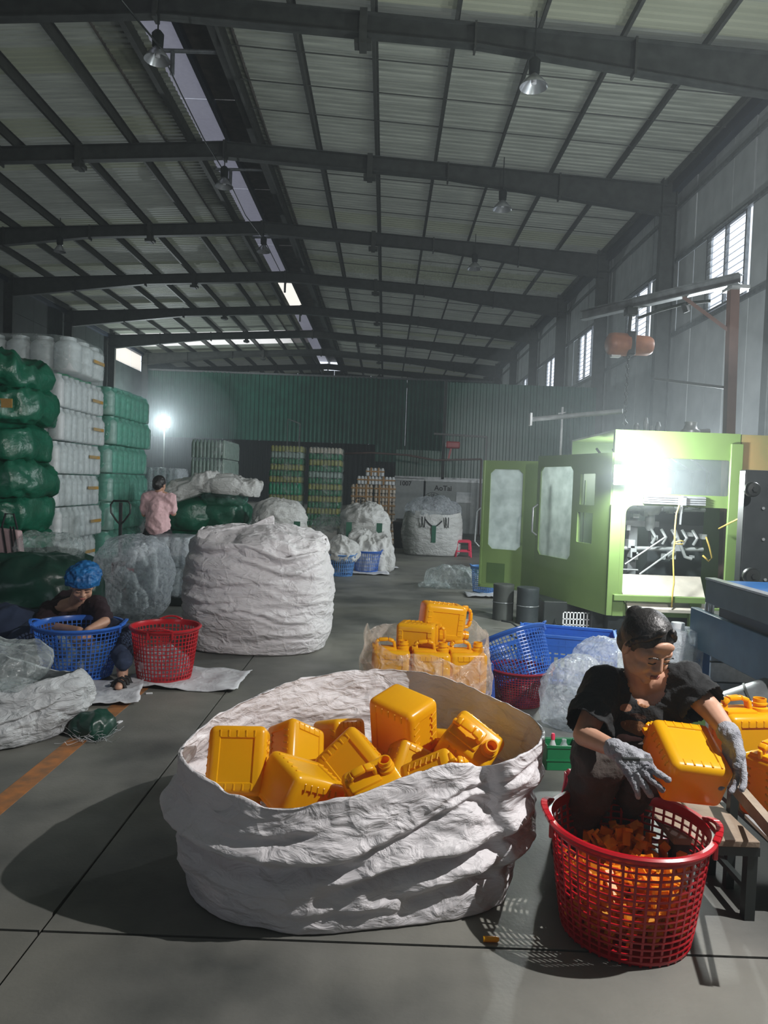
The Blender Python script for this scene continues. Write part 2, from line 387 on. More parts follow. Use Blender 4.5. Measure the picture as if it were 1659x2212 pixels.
# ridge vent: raised cap with a translucent left half
for i in range(len(FR)-1):
    y0, y1 = FR[i]+.02, FR[i+1]-.02
    if y1 < 0: continue
    MB().box((RX-1.7, y0, 11.62), (RX-.40, y1, 11.64)).build('ridge_skylight', 'skylight_sheet' if i != 7 else 'bright_skylight', ceil)
    MB().box((RX-.38, y0, 11.62), (RX+1.15, y1, 11.64)).build('ridge_sheet', 'rusty_sheet', ceil)
for x, w_, z0, z1 in ((RX-.95, .12, 10.45, 10.75), (RX+.74, .16, 10.62, 11.62)):
    MB().box((x-w_/2, -4.8, z0), (x+w_/2, 62, z1)).build('ridge_curb', 'steel_purlin', ceil)
MB().box((RX-.42, -4.8, 11.40), (RX-.30, 62, 11.60)).build('ridge_beam', 'steel_navy', ceil)
for i, Y in enumerate(FR[3:8]):
    b = MB(); b.tube([(RX-.75, Y+2.1, 10.65), (RX+.7, Y+2.2, 10.72)], .045); b.tube([(RX-.3, Y+2.1, 10.65), (RX-.3, Y+2.1, 10.15)], .05)
    b.build('ridge_strut', 'steel_mid', ceil)
# purlins: C sections along the hall
for side, w_ in ((1, WR-RX), (-1, RX-WL)):
    n = 8
    for k in range(n):
        d = .95+(w_-1.25)*k/(n-1)
        x = RX+side*d
        b = MB(); z = zr(x)
        b.box((x-.008, -4.8, z-.10), (x+.008, 62, z+.13)); b.box((x-.06, -4.8, z-.11), (x+.008, 62, z-.10)); b.box((x-.008, -4.8, z+.12), (x+.06, 62, z+.13))
        b.build('purlin', 'steel_purlin', ceil)
# sag rods between purlins (thin lines running down the slope)
for Y in FR[2:9]:
    for f in (1.6, 2.9, 4.2):
        b = MB()
        b.tube([(RX+1, Y+f, zr(RX+1)-.02), (WR-.2, Y+f, zr(WR)-.02)], .014, 5)
        b.build('sag_rod', 'steel_purlin', ceil)
# rafters: tapered I beams with stiffeners, haunch bracket
def rafter(Y, side):
    xe = WR-.25 if side > 0 else WL+.25
    xm = RX+side*6.0
    def top(x): return zr(x)-.12
    dep = {RX: .42, xm: .40, xe: .80}
    b = MB(); L_ = [RX, xm, xe]
    for a, c in zip(L_, L_[1:]):
        for (t0, t1, hw) in ((0, .02, .11), (None, None, .005), (1, -.02, .11)):
            pts = []
            for x in (a, c):
                zt = top(x); zb = zt-dep[x]
                if t0 is None: z0, z1 = zb, zt
                elif t0 == 0: z0, z1 = zt-.02, zt
                else: z0, z1 = zb, zb+.02
                pts.append((x, z0, z1))
            (xa, za0, za1), (xb, zb0, zb1) = pts
            b.add([(xa, Y-hw, za0), (xb, Y-hw, zb0), (xb, Y-hw, zb1), (xa, Y-hw, za1), (xa, Y+hw, za0), (xb, Y+hw, zb0), (xb, Y+hw, zb1), (xa, Y+hw, za1)],
                  [(0, 1, 2, 3), (7, 6, 5, 4), (0, 4, 5, 1), (3, 2, 6, 7), (0, 3, 7, 4), (1, 5, 6, 2)])
    o = b.build('rafter', 'steel_dark', ceil)
    q = MB()
    for f in (.0, 6.0, 9.0):
        x = RX+side*(f if f else .02)
        zt = top(x); d_ = .44 if f < 7 else .62
        q.box((x-.02, Y-.13, zt-d_-.04), (x+.02, Y+.13, zt+.02))
    if True:
        x = RX+side*3.9; q.box((x-.07, Y-.18, top(x)-.62), (x+.07, Y+.18, top(x)+.02)); q.box((x-.16, Y-.12, top(x)-.60), (x+.16, Y+.12, top(x)-.50))
    q.build('splice_plate', 'steel_purlin', o)
for Y in FR[1:]:
    rafter(Y, 1); rafter(Y, -1)
# ---- side walls
wr_ = setting('wall_right'); wl_ = setting('wall_left')
def column(parent, x, Y, ztop):
    b = MB()
    b.box((x-.20, Y-.12, 0), (x-.18, Y+.12, ztop)); b.box((x+.18, Y-.12, 0), (x+.20, Y+.12, ztop)); b.box((x-.18, Y-.006, 0), (x+.18, Y+.006, ztop))
    b.box((x-.22, Y-.14, ztop-.75), (x+.22, Y+.14, ztop-.71)); b.box((x-.22, Y-.14, 0), (x+.22, Y+.14, .03))
    b.build('column', 'steel_dark', parent)
for Y in FR[1:]:
    column(wr_, WR-.28, Y, 9.95); column(wl_, WL+.28, Y, 9.95)
zz = [0, 2.6, 5.85, 7.75, 10.1]
pan = {}
wY = [17.2+6*k for k in range(-2, 8)]
y = -1.0
random.seed(8)
while y < 62:
    for a, c in zip(zz, zz[1:]):
        if a == 5.85 and any(abs(y+.5-q) < .99 for q in wY): continue
        key = (a, c)
        if key not in pan:
            pan[key] = MB().box((0, .018, a+.018), (.06, .982, c-.018)).build('wall_panel', 'wall_panel', wr_, bevel=.006, bseg=1)
            pan[key].location = (WR, y, 0)
        else: inst(pan[key], wr_, T(WR+random.uniform(-.014, .014), y, 0))
    y += 1.0
MB().box((WR+.07, -1, 0), (WR+.12, 62, 5.8)).build('backing', 'wall_dark', wr_)
MB().box((WR+.07, -1, 7.8), (WR+.12, 62, 11)).build('backing', 'wall_dark', wr_)
for z in (5.80, 7.78, 2.6, 9.2):
    MB().box((WR-.07, 2, z-.05), (WR-.005, 62, z+.05)).build('girt', 'steel_mid', wr_)
MB().box((WR-.2, 2, 9.62), (WR+.06, 62, 10.30)).build('eave_beam', 'steel_navy', wr_)
MB().box((WL-.06, 2, 9.62), (WL+.2, 62, 10.30)).build('eave_beam', 'steel_navy', wl_)
# windows with louvre slats
for k, Yc in enumerate(wY):
    wo = setting('window_%d' % (k+1), (WR, Yc, 0))
    b = MB(); Z0, Z1 = 5.95, 7.7
    for ya in (-1.0, -.03, .94): b.box((-.03, ya, Z0), (.05, ya+.06, Z1))
    b.box((-.03, -1.0, Z0-.05), (.05, 1.0, Z0)); b.box((-.03, -1.0, Z1), (.05, 1.0, Z1+.05)); b.build('window_frame', 'steel_mid', wo)
    b = MB().box((-.09, -1.1, Z1+.05), (.05, 1.1, Z1+.08)); b.build('drip_cap', 'steel_light', wo)
    sl = None
    for i in range(11):
        z = Z0+.08+i*.16
        if sl is None: sl = MB().box((-.06, -.93, -.004), (.06, .93, .004)).build('slat', 'louvre', wo); sl.matrix_local = T(.01, 0, z) @ R(math.radians(-42), 'Y')
        else: inst(sl, wo, T(.01, 0, z) @ R(math.radians(-42), 'Y'))
    wo = None
# left wall: dark cladding, one bright opening far back
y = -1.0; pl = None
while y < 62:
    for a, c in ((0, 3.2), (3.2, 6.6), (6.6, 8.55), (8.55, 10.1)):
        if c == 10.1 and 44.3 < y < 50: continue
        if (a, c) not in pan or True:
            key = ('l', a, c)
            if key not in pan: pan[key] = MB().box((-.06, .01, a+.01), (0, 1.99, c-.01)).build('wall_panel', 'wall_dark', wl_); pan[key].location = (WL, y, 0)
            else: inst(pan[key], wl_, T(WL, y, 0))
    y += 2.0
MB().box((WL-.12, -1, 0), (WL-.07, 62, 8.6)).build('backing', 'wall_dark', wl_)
for i in range(3):
    MB().box((WL-.05, 44.4+i*2, 8.6), (WL-.03, 46.3+i*2, 10.1)).build('clear_sheet', 'bright_skylight', wl_)
# ---- back: green corrugated partition hung above a dark opening
def corr(x0, x1, z0, z1, Y, pitch=.25, amp=.04):
    b = MB(); n = max(2, int((x1-x0)/pitch)); vs = []; 
    for k in range(n):
        xa = x0+(x1-x0)*k/n; p = (x1-x0)/n
        for f, d in ((0, 0), (.45, 0), (.55, amp), (.9, amp)):
            vs.append((xa+p*f, Y-d))
    vs.append((x1, Y)); m = len(vs)
    b.add([(x, y_, z0) for x, y_ in vs]+[(x, y_, z1) for x, y_ in vs], [(i, i+1, m+i+1, m+i) for i in range(m-1)])
    return b
wb = setting('wall_back')
xl = WL; k = 0
while xl < WR-.1:
    xh = min(xl+2.0, WR); zb = 4.25 if xl < -2.6 else (3.1 if xl < 1.4 else 2.2)
    corr(xl, xh-.012, zb, 8.75, 50.5+random.uniform(-.02, .02)).build('cladding_sheet', 'green_sheet', wb); xl = xh
MB().box((WL, 50.45, 8.70), (WR, 50.6, 8.82)).build('top_rail', 'steel_mid', wb)
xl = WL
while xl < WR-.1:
    corr(xl, min(xl+2.4, WR)-.02, 0, 4.4, 53.5, .3).build('opening_shade', 'green_sheet_dark', wb); xl += 2.4  # near-black sheets stand in for the dark beyond the opening
wf = setting('wall_far')
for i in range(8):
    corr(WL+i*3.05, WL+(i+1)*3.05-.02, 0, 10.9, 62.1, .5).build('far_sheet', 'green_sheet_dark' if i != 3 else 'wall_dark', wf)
# nearer green partition on the right side
wp = setting('wall_partition')
x = .35
while x < 1.9:
    corr(x, x+.82, 1.82, 2.75, 26.0, .2, .035).build('cladding_sheet', 'green_sheet', wp); x += .825
x = 2.0
while x < WR-.3:
    corr(x, min(x+1.1, WR-.35)-.01, 1.82, 5.15, 26.0, .2, .035).build('cladding_sheet', 'green_sheet', wp); x += 1.1
MB().box((.33, 25.93, 1.76), (WR-.35, 26.06, 1.83)).build('bottom_rail', 'steel_light', wp)
MB().box((1.95, 25.93, 0), (2.05, 26.06, 5.2)).build('partition_post', 'wall_dark', wp)

MB().box((RX-1.72, -4.8, 10.6), (RX-1.70, 62, 11.64)).build('ridge_side', 'rusty_sheet', ceil)
MB().box((RX+1.15, -4.8, 10.6), (RX+1.17, 62, 11.64)).build('ridge_side', 'rusty_sheet', ceil)
# unseen gable wall added behind the viewer to block daylight, with an open doorway
wfr = setting('wall_front')
MB().box((WL, -5.1, 0), (-9, -5.0, 11.5)).build('gable_sheet', 'wall_dark', wfr)
MB().box((-9, -5.1, 4.2), (-5, -5.0, 11.7)).build('gable_sheet', 'wall_dark', wfr)
MB().box((-5, -5.1, 0), (WR, -5.0, 11.7)).build('gable_sheet', 'wall_dark', wfr)
MB().box((WR+.07, -5, 0), (WR+.12, -1, 11)).build('backing', 'wall_dark', wr_)
MB().box((WL-.12, -5, 0), (WL-.07, -1, 11)).build('backing', 'wall_dark', wl_)

# ---- thin dusty haze filling the hall
m = bpy.data.materials.new('dust_haze'); m.use_nodes = True; nt = m.node_tree; nt.nodes.clear()
ou = nt.nodes.new('ShaderNodeOutputMaterial'); vs_ = nt.nodes.new('ShaderNodeVolumeScatter'); vs_.inputs['Density'].default_value = HAZE; vs_.inputs['Anisotropy'].default_value = .35; vs_.inputs['Color'].default_value = (.86, .95, 1, 1)
nt.links.new(vs_.outputs[0], ou.inputs['Volume']); M['dust_haze'] = m
def haze_puff(name, dens, label, verts):
    m2 = m.copy(); m2.name = name; m2.node_tree.nodes['Volume Scatter'].inputs['Density'].default_value = dens; M[name] = m2
    tag(verts.build('haze', name, None, smooth='full'), label, 'haze', kind='stuff')
if HAZE:
    haze_puff('haze_air', HAZE, 'thin dusty haze hanging in the whole hall', MB().box((WL+.02, -4.9, .01), (WR-.02, 62, 10.2)))
    sph = [(max(.001, math.cos(t)), math.sin(t)) for t in [-PI/2+PI*i/24 for i in range(25)]]
    haze_puff('haze_glare', .036, 'added pale haze spreading the lamp glare at the green machine', MB().lathe(sph, 48, T(2.6, 7.9, 1.95) @ Matrix.Diagonal((2.0, 1.3, 1.45, 1))))  # local haze added to imitate the lens glare of the machine lamp
    haze_puff('haze_far_glare', .020, 'added pale haze spreading the lamp glare far back on the left', MB().lathe(sph, 48, T(-14.0, 46.5, 5.0) @ Matrix.Diagonal((4.6, 3.5, 3.6, 1))))  # same kind of added haze, for the glow of the far lamp
# ================================================================== BUILDERS
def skin_rings(loops, closed_ends=(True, True)):
    b = MB(); n = len(loops[0]); vs = [p for L_ in loops for p in L_]; fs = []
    for i in range(len(loops)-1):
        for k in range(n): fs.append((i*n+k, i*n+(k+1) % n, (i+1)*n+(k+1) % n, (i+1)*n+k))
    if closed_ends[0]: fs.append(tuple(range(n-1, -1, -1)))
    if closed_ends[1]: fs.append(tuple((len(loops)-1)*n+k for k in range(n)))
    b.add(vs, fs); return b
def sack_mesh(base, rim, depth=.2, bulge=.05, wr=.018, seed=1., n=150, nz=42, fold=.5, inset=.012, wscale=5., taper=None, horiz=2.5, creases=()):
    """open-topped woven sack: base loop, outer wall, rim, inner wall, inner floor"""
    B = loop_at(base, n); Rm = loop_at(rim, n)
    cb = sum(B, Vector())/n; cr = sum(Rm, Vector())/n
    loops = []
    loops.append([cb.lerp(p, .03) for p in B]); loops.append([cb.lerp(p, .7)+Vector((0, 0, .002)) for p in B]); loops.append([cb.lerp(p, .97)+Vector((0, 0, .002)) for p in B])
    def wall(f, side):
        L_ = []
        for i in range(n):
            p = B[i].lerp(Rm[i], f); c = cb.lerp(cr, f)
            out = (p-c); out.z = 0; out.normalize()
            q = p+out*bulge*math.sin(PI*min(1, f*1.02))
            qq = Vector((q.x, q.y, q.z*horiz))
            a = math.sin(PI*min(1, .08+f*.9))**.5
            d = ridged(qq, wscale, 4, seed)*wr*a+fbm(qq, wscale*.4, 2, seed+3)*wr*1.6*a
            th = math.atan2(out.y, out.x)
            for (f0, ca, half, sl, dep, wd) in creases:      # tucked folds: height, centre angle, half width, slope, depth, thickness
                da = (th-ca+PI) % (2*PI)-PI
                if abs(da) < half:
                    u = (f-f0-sl*da-.02*math.sin(da*5+f0*9))/wd; kk = math.cos(da/half*PI/2)**.6
                    d += kk*dep*(-math.exp(-u*u)+.8*math.exp(-(u-1.9)**2*.8))
            q += out*d+Vector((0, 0, ridged(qq, wscale*.8, 2, seed+9)*wr*.5*a))
            if side: q -= out*inset
            L_.append(q)
        return L_
    for k in range(1, nz+1): loops.append(wall(k/nz, 0))
    loops[-1] = [Rm[i]+Vector((fbm(Rm[i], 9, 2, seed)*.006, fbm(Rm[i], 9, 2, seed+1)*.006, fbm(Rm[i], 12, 2, seed+2)*.012)) for i in range(n)]
    Hh = max(.05, cr.z-cb.z); m = max(6, int(nz*depth/Hh))
    ins = []
    for i in range(n):
        out = (Rm[i]-cr); out.z = 0; out.normalize(); ins.append(loops[-1][i]-out*inset)
    loops.append(ins)
    for k in range(1, m+1): loops.append(wall(1-k/m*min(.97, depth/Hh), 1))
    last = loops[-1]; c = sum(last, Vector())/n
    loops.append([c.lerp(p, .5)+Vector((0, 0, fbm(p, 6, 2, seed)*.03)) for p in last]); loops.append([c.lerp(p, .02) for p in last])
    return skin_rings(loops, (False, False))
def blob_mesh(rx, ry, rz_, seed=1., n=48, m=26, e=.8, wr=.06, wscale=4., flat=.12, ridge=True):
    """closed stuffed bag lying or standing: superellipsoid with puckers, flattened where it rests; base at z=0"""
    b = MB(); loops = []
    for j in range(m+1):
        ph = -PI/2+PI*j/m; cz, sz = math.cos(ph), math.sin(ph); cz = abs(cz)**e; sz = math.copysign(abs(sz)**e, sz)
        L_ = []
        for i in range(n):
            t = 2*PI*i/n; cx, sx = math.cos(t), math.sin(t); cx = math.copysign(abs(cx)**e, cx); sx = math.copysign(abs(sx)**e, sx)
            d = Vector((cx*cz, sx*cz, sz)); p = Vector((d.x*rx, d.y*ry, d.z*rz_))
            q = p*1.0
            k = (ridged(q, wscale, 3, seed) if ridge else 0)*wr+fbm(q, wscale*.5, 2, seed+4)*wr*1.3
            dn = Vector((d.x/rx, d.y/ry, d.z/rz_)); dn.normalize() if dn.length else None
            q = p+dn*k
            q.z = max(q.z, -rz_*(1-flat)); L_.append(q+Vector((0, 0, rz_*(1-flat))))
        loops.append(L_)
    return skin_rings(loops, (False, False))
# ---------- basket: moulded mesh bucket with rim, handles and base
def basket(name, label, loc, r0, r1, h, material, rows=12, cols=54, group=None, rot=None, handles=(0.,), cat='basket', bar=.005, low=0.):
    t = thing(name, label, cat, loc, group=group, rot=rot)
    b = MB(); rr = lambda z: r0+(r1-r0)*(z/h)**.8
    for i in range(cols):
        a = 2*PI*i/cols; ca, sa = math.cos(a), math.sin(a); pts = [(rr(h*q/3)*ca, rr(h*q/3)*sa, h*q/3) for q in range(4)]
        for p, q in zip(pts, pts[1:]): b.bar(p, q, bar*1.25, bar*.8, up=(ca, sa, 0))
    for j in range(rows):
        z = h*(.04+.88*j/(rows-1)); r = rr(z); n = cols
        vs = []; wv = bar*.45
        for i in range(n):
            a = 2*PI*i/n; ca, sa = math.cos(a), math.sin(a)
            for dr, dz in ((-wv, -wv), (wv, -wv), (wv, wv), (-wv, wv)): vs.append(((r+dr)*ca, (r+dr)*sa, z+dz))
        b.add(vs, [(i*4+k, ((i+1) % n)*4+k, ((i+1) % n)*4+(k+1) % 4, i*4+(k+1) % 4) for i in range(n) for k in range(4)])
    b.build('lattice', material, t)
    q = MB(); prof = [(rr(h*.93), h*.93), (r1+.006, h*.94), (r1+.020, h*.985), (r1+.020, h), (r1+.012, h+.006), (r1-.002, h+.004), (r1-.006, h*.97), (rr(h*.93)-.003, h*.93)]
    vs = [(r*math.cos(2*PI*i/64), r*math.sin(2*PI*i/64), z) for r, z in prof for i in range(64)]; m = len(prof)
    q.add(vs, [(j*64+i, j*64+(i+1) % 64, ((j+1) % m)*64+(i+1) % 64, ((j+1) % m)*64+i) for j in range(m) for i in range(64)])
    q.build('rim', material, t, smooth=35)
    q = MB(); q.lathe([(.01, 0), (r0*.96, 0), (r0+.004, .006), (r0+.006, h*.05), (r0-.002, h*.05), (r0*.95, .008), (.01, .006)], 48, cap=False); q.build('base', material, t, smooth=35)
    for a0 in handles:
        for s in (0, PI):
            q = MB(); pts = []
            for k in range(9):
                a = a0+s+(k-4)*.085; up = math.sin(PI*k/8)*.012
                pts.append(((r1+.012+up)*math.cos(a), (r1+.012+up)*math.sin(a), h+.004+math.sin(PI*k/8)*.02))
            for p, w in zip(pts, pts[1:]): q.bar(p, w, .022, .012)
            for k in (0, 8): q.bar(pts[k], (pts[k][0], pts[k][1], h*.86), .014, .012)
            q.build('handle', material, t, bevel=.002, bseg=1)
    return t
# ---------- jerrycan (root origin at base centre), 0.20 x 0.155 x 0.27
def jerrycan_meshes(w=.205, d=.160, h=.235):
    bm = bmesh.new(); bmesh.ops.create_cube(bm, size=1.0)
    for v in bm.verts: v.co = Vector((v.co.x*w, v.co.y*d, (v.co.z+.5)*h))
    es = list(bm.edges); bmesh.ops.bevel(bm, geom=es, offset=.026, segments=4, affect='EDGES', profile=.5)
    bm.faces.ensure_lookup_table()
    # recessed side panels
    big = [f for f in bm.faces if f.calc_area() > .012 and abs(f.normal.z) < .5]
    r = bmesh.ops.inset_individual(bm, faces=big, thickness=.022, depth=0); 
    bmesh.ops.inset_individual(bm, faces=big, thickness=.004, depth=-.004)
    me = bpy.data.meshes.new('body'); bm.to_mesh(me); bm.free(); me.shade_smooth(); me.set_sharp_from_angle(angle=.7); me.materials.append(M['yellow_plastic'])
    ribs = MB()
    for k in range(5):                       # short ribs along the panel edges
        x = (k-2)*.030
        for s in (-1, 1):
            for z in (.028, h-.028): ribs.bar((x, s*(d/2-.003), z-.012), (x, s*(d/2-.003), z+.012), .007, .009, up=(0, 1, 0))
            for z in (h*.14,): pass
    for k in range(6):
        z = .05+k*(h-.10)/5
        for s in (-1, 1):
            for y in (-.045, .045): ribs.bar((s*(w/2-.003), y-.014, z-.006), (s*(w/2-.003), y+.014, z+.006), .007, .009, up=(1, 0, 0))
    b = MB()                                  # handle: raised loop on the top
    pts = [(-.085, 0, h-.006), (-.088, 0, h+.028), (-.070, 0, h+.046), (-.02, 0, h+.050), (.012, 0, h+.040), (.020, 0, h-.004)]
    for p, q in zip(pts, pts[1:]): b.bar(p, q, .034, .017, up=(0, 1, 0) if False else (0, 0, 1))
    b.box((-.095, -.045, h-.008), (.028, .045, h+.010))
    nk = MB(); nk.lathe([(.001, h-.01), (.033, h-.01), (.033, h+.012), (.024, h+.016), (.024, h+.022), (.028, h+.024), (.028, h+.030), (.024, h+.032), (.024, h+.046), (.019, h+.046), (.019, h), (.001, h)], 24, T(.064, 0, 0), cap=False)
    return me, ribs, b, nk
def can_proto():
    t = thing('jerrycan', 'proto', 'jerrycan')
    me, ribs, hd, nk = jerrycan_meshes()
    o = bpy.data.objects.new('body', me); C.objects.link(o); o.parent = t
    ribs.build('ribs', 'yellow_plastic', t, bevel=.0015, bseg=1)['kind'] = 'stuff'
    hd.build('handle', 'yellow_plastic', t, bevel=.006, bseg=2, smooth=True); nk.build('neck', 'yellow_plastic', t, smooth=True)
    return t
CAN = can_proto(); CANUSED = []
def can(label, loc, rot, group=None, sc=1.):
    o = CAN if not CANUSED else dup(CAN)
    CANUSED.append(o); o.location = loc; o.rotation_euler = rot; o.scale = (sc,)*3; o['label'] = label
    if group: o['group'] = group
    elif 'group' in o: del o['group']
    return o
# ---------- white jug (bundled containers), cylinder-ish box bottle
def jug_mesh(w, d, h, mname, neck=.25):
    b = MB(); L_ = []
    for z, k in ((0, .80), (.02*h, .93), (.06*h, 1), (.30*h, 1), (.33*h, .955), (.38*h, 1), (.62*h, 1), (.66*h, .955), (.70*h, 1), (.80*h, .97), (.88*h, .72), (.91*h, neck), (h, neck)):
        L_.append([Vector(p) for p in ellipse(0, 0, w/2*k, d/2*k, z, 12, 3.2)])
    q = skin_rings(L_); me_o = q.build('jug', mname, None, smooth=50); return me_o
_J = {}
def jug(kind, w, d, h, parent, X, name='jug', mname='white_jug', neck=.25):
    key = (kind, round(w, 3), round(d, 3), round(h, 3), mname)
    if key not in _J:
        o = jug_mesh(w, d, h, mname, neck); o.name = name; o.parent = parent; o.matrix_local = X; _J[key] = o
        return o
    return inst(_J[key], parent, X, name)
def film_box(w, d, h, mname, parent, seed=1, name='wrap', puff=.02, wr=.012):
    """shrink film around a bale: boxy skin with puckers"""
    loops = []; n = 44
    for j in range(13):
        f = j/12; z = h*f; k = 1-.06*abs(2*f-1)**6
        L_ = [Vector(p) for p in ellipse(0, 0, w/2*k+puff, d/2*k+puff, z, n, 7)]
        for i, p in enumerate(L_):
            o = Vector((p.x, p.y, 0)).normalized(); p += o*ridged((p.x, p.y, p.z), 6, 3, seed)*wr; p.z += fbm(p, 5, 2, seed)*wr
        loops.append(L_)
    c = Vector((0, 0, h+.005)); loops.append([c+(p-c)*.5 for p in loops[-1]]); loops.append([c+(p-c)*.02 for p in loops[-2]])
    return skin_rings(loops, (False, False)).build(name, mname, parent, smooth='full')
def bale(label, loc, w, d, h, nx, ny, mname, fmat, group=None, tape=True, seed=1, rz=0., name='bottle_bale', cat='bale', jn='jug', sides=(0, 1), jit=.01):
    """film-wrapped bale: jugs standing at the -y face (nx) and the +x face (ny)"""
    t = thing(name, label, cat, loc, rz, group)
    jw, jd = w/nx, d/ny; rnd = random.Random(seed)
    for i in range(nx):
        jug('b', jw*.97, jd*.95, h*.985, t, T(-w/2+jw*(i+.5)+rnd.uniform(-jit, jit)*.3, -d/2+jd*.5+rnd.uniform(-jit, jit), 0) @ R(rnd.uniform(-.02, .02), 'Y'), jn, mname, .6)
    if 1 in sides:
        for k in range(1, ny):
            jug('b', jw*.97, jd*.95, h*.985, t, T(w/2-jw*.5+rnd.uniform(-jit, jit), -d/2+jd*(k+.5), 0) @ R(rnd.uniform(-.03, .03), 'X'), jn, mname, .6)
    film_box(w, d, h*.995, fmat, t, seed)
    if tape:
        b = MB(); z = h*(.52+.08*math.sin(seed*5)); b.box((w/2+.016, d/2-.52, z-.022), (w/2+.026, d/2-.14, z+.022)); b.build('tape', 'tape', t)
    return t
# ---------- plastic stool
def stool(name, label, loc, s, h, material, rz=0., group=None):
    t = thing(name, label, 'stool', loc, rz, group); k = s/2; f = k*1.18
    b = MB()
    b.box((-k, -k, h-.018), (k, k, h)); b.build('seat', material, t, bevel=.008)
    for sx in (-1, 1):
        for sy in (-1, 1):
            q = MB(); q.bar((sx*f*.93, sy*f*.93, 0), (sx*(k-.02), sy*(k-.02), h-.016), .038, .012, up=(sx, sy, 0)); q.bar((sx*f*.93, sy*f*.93-sy*.018, 0), (sx*(k-.006), sy*(k-.03), h-.016), .012, .034, up=(sx, 0, 0))
            q.build('leg', material, t)
    q = MB()
    for a in range(4):
        X = R(a*PI/2); q.box((-k*1.02, -k*1.04, h-.05), (k*1.02, -k*1.02, h-.016), X); q.box((-k*1.05, -k*1.11, h*.30), (k*1.05, -k*1.08, h*.38), X)
    q.build('apron', material, t)['kind'] = 'stuff'; return t
# ---------- figures: union of tapered limbs, voxel-remeshed into one skin
class Fig:
    def __init__(s): s.b = MB(); s.X = Matrix()
    def cap(s, p, r0, q, r1, n=14, k=4):
        p = s.X @ Vector(p); q = s.X @ Vector(q); d = q-p; L_ = d.length
        if L_ < 1e-4: return s
        d.normalize(); u = Vector((0, 0, 1)) if abs(d.z) < .9 else Vector((1, 0, 0)); a = d.cross(u).normalized(); u = a.cross(d)
        X = Matrix(((a.x, u.x, d.x, p.x), (a.y, u.y, d.y, p.y), (a.z, u.z, d.z, p.z), (0, 0, 0, 1)))
        if X.determinant() < 0: X = Matrix(((u.x, a.x, d.x, p.x), (u.y, a.y, d.y, p.y), (u.z, a.z, d.z, p.z), (0, 0, 0, 1)))
        pr = [(max(.0004, r0*math.cos(t)), r0*math.sin(t)) for t in [-PI/2+PI/2*i/k for i in range(k+1)]]
        pr += [(max(.0004, r1*math.cos(t)), L_+r1*math.sin(t)) for t in [PI/2*i/k for i in range(k+1)]]
        s.b.lathe(pr, n, X); return s
    def chain(s, pts):
        for (p, r), (q, r2) in zip(pts, pts[1:]): s.cap(p, r, q, r2)
        return s
    def ell(s, c, r, rot=None, n=20, k=12):
        X = s.X @ T(*c) @ (rot.to_4x4() if rot is not None else Matrix()) @ Matrix.Diagonal((r[0], r[1], r[2], 1))
        s.b.lathe([(max(.0004, math.cos(t)), math.sin(t)) for t in [-PI/2+PI*i/k for i in range(k+1)]], n, X); return s
    def build(s, name, m, parent=None, vox=.008, smooth=6, noise_=0., nsc=9., seed=1., inv=None, cut=None):
        o = s.b.build(name, m)
        md = o.modifiers.new('r', 'REMESH'); md.mode = 'VOXEL'; md.voxel_size = vox; md.use_smooth_shade = True
        if smooth: ms = o.modifiers.new('s', 'SMOOTH'); ms.factor = .5; ms.iterations = smooth
        dg = bpy.context.evaluated_depsgraph_get(); me = bpy.data.meshes.new_from_object(o.evaluated_get(dg))
        o.modifiers.clear(); old = o.data; o.data = me; bpy.data.meshes.remove(old); me.name = name
        if not me.materials:
            me.materials.append(M[m])
        if noise_:
            nn = [v.normal.copy() for v in me.vertices]
            for v, nrm in zip(me.vertices, nn):
                p = v.co; v.co = p+nrm*(ridged(p, nsc, 3, seed)-.5)*noise_
        if cut:
            bm = bmesh.new(); bm.from_mesh(me)
            for co, no in cut:
                bmesh.ops.bisect_plane(bm, geom=bm.verts[:]+bm.edges[:]+bm.faces[:], plane_co=co, plane_no=no, clear_outer=True)
            bm.to_mesh(me); bm.free()
        me.shade_smooth()
        if parent is not None:
            o.parent = parent; o.matrix_parent_inverse = parent.matrix_basis.inverted()
        return o

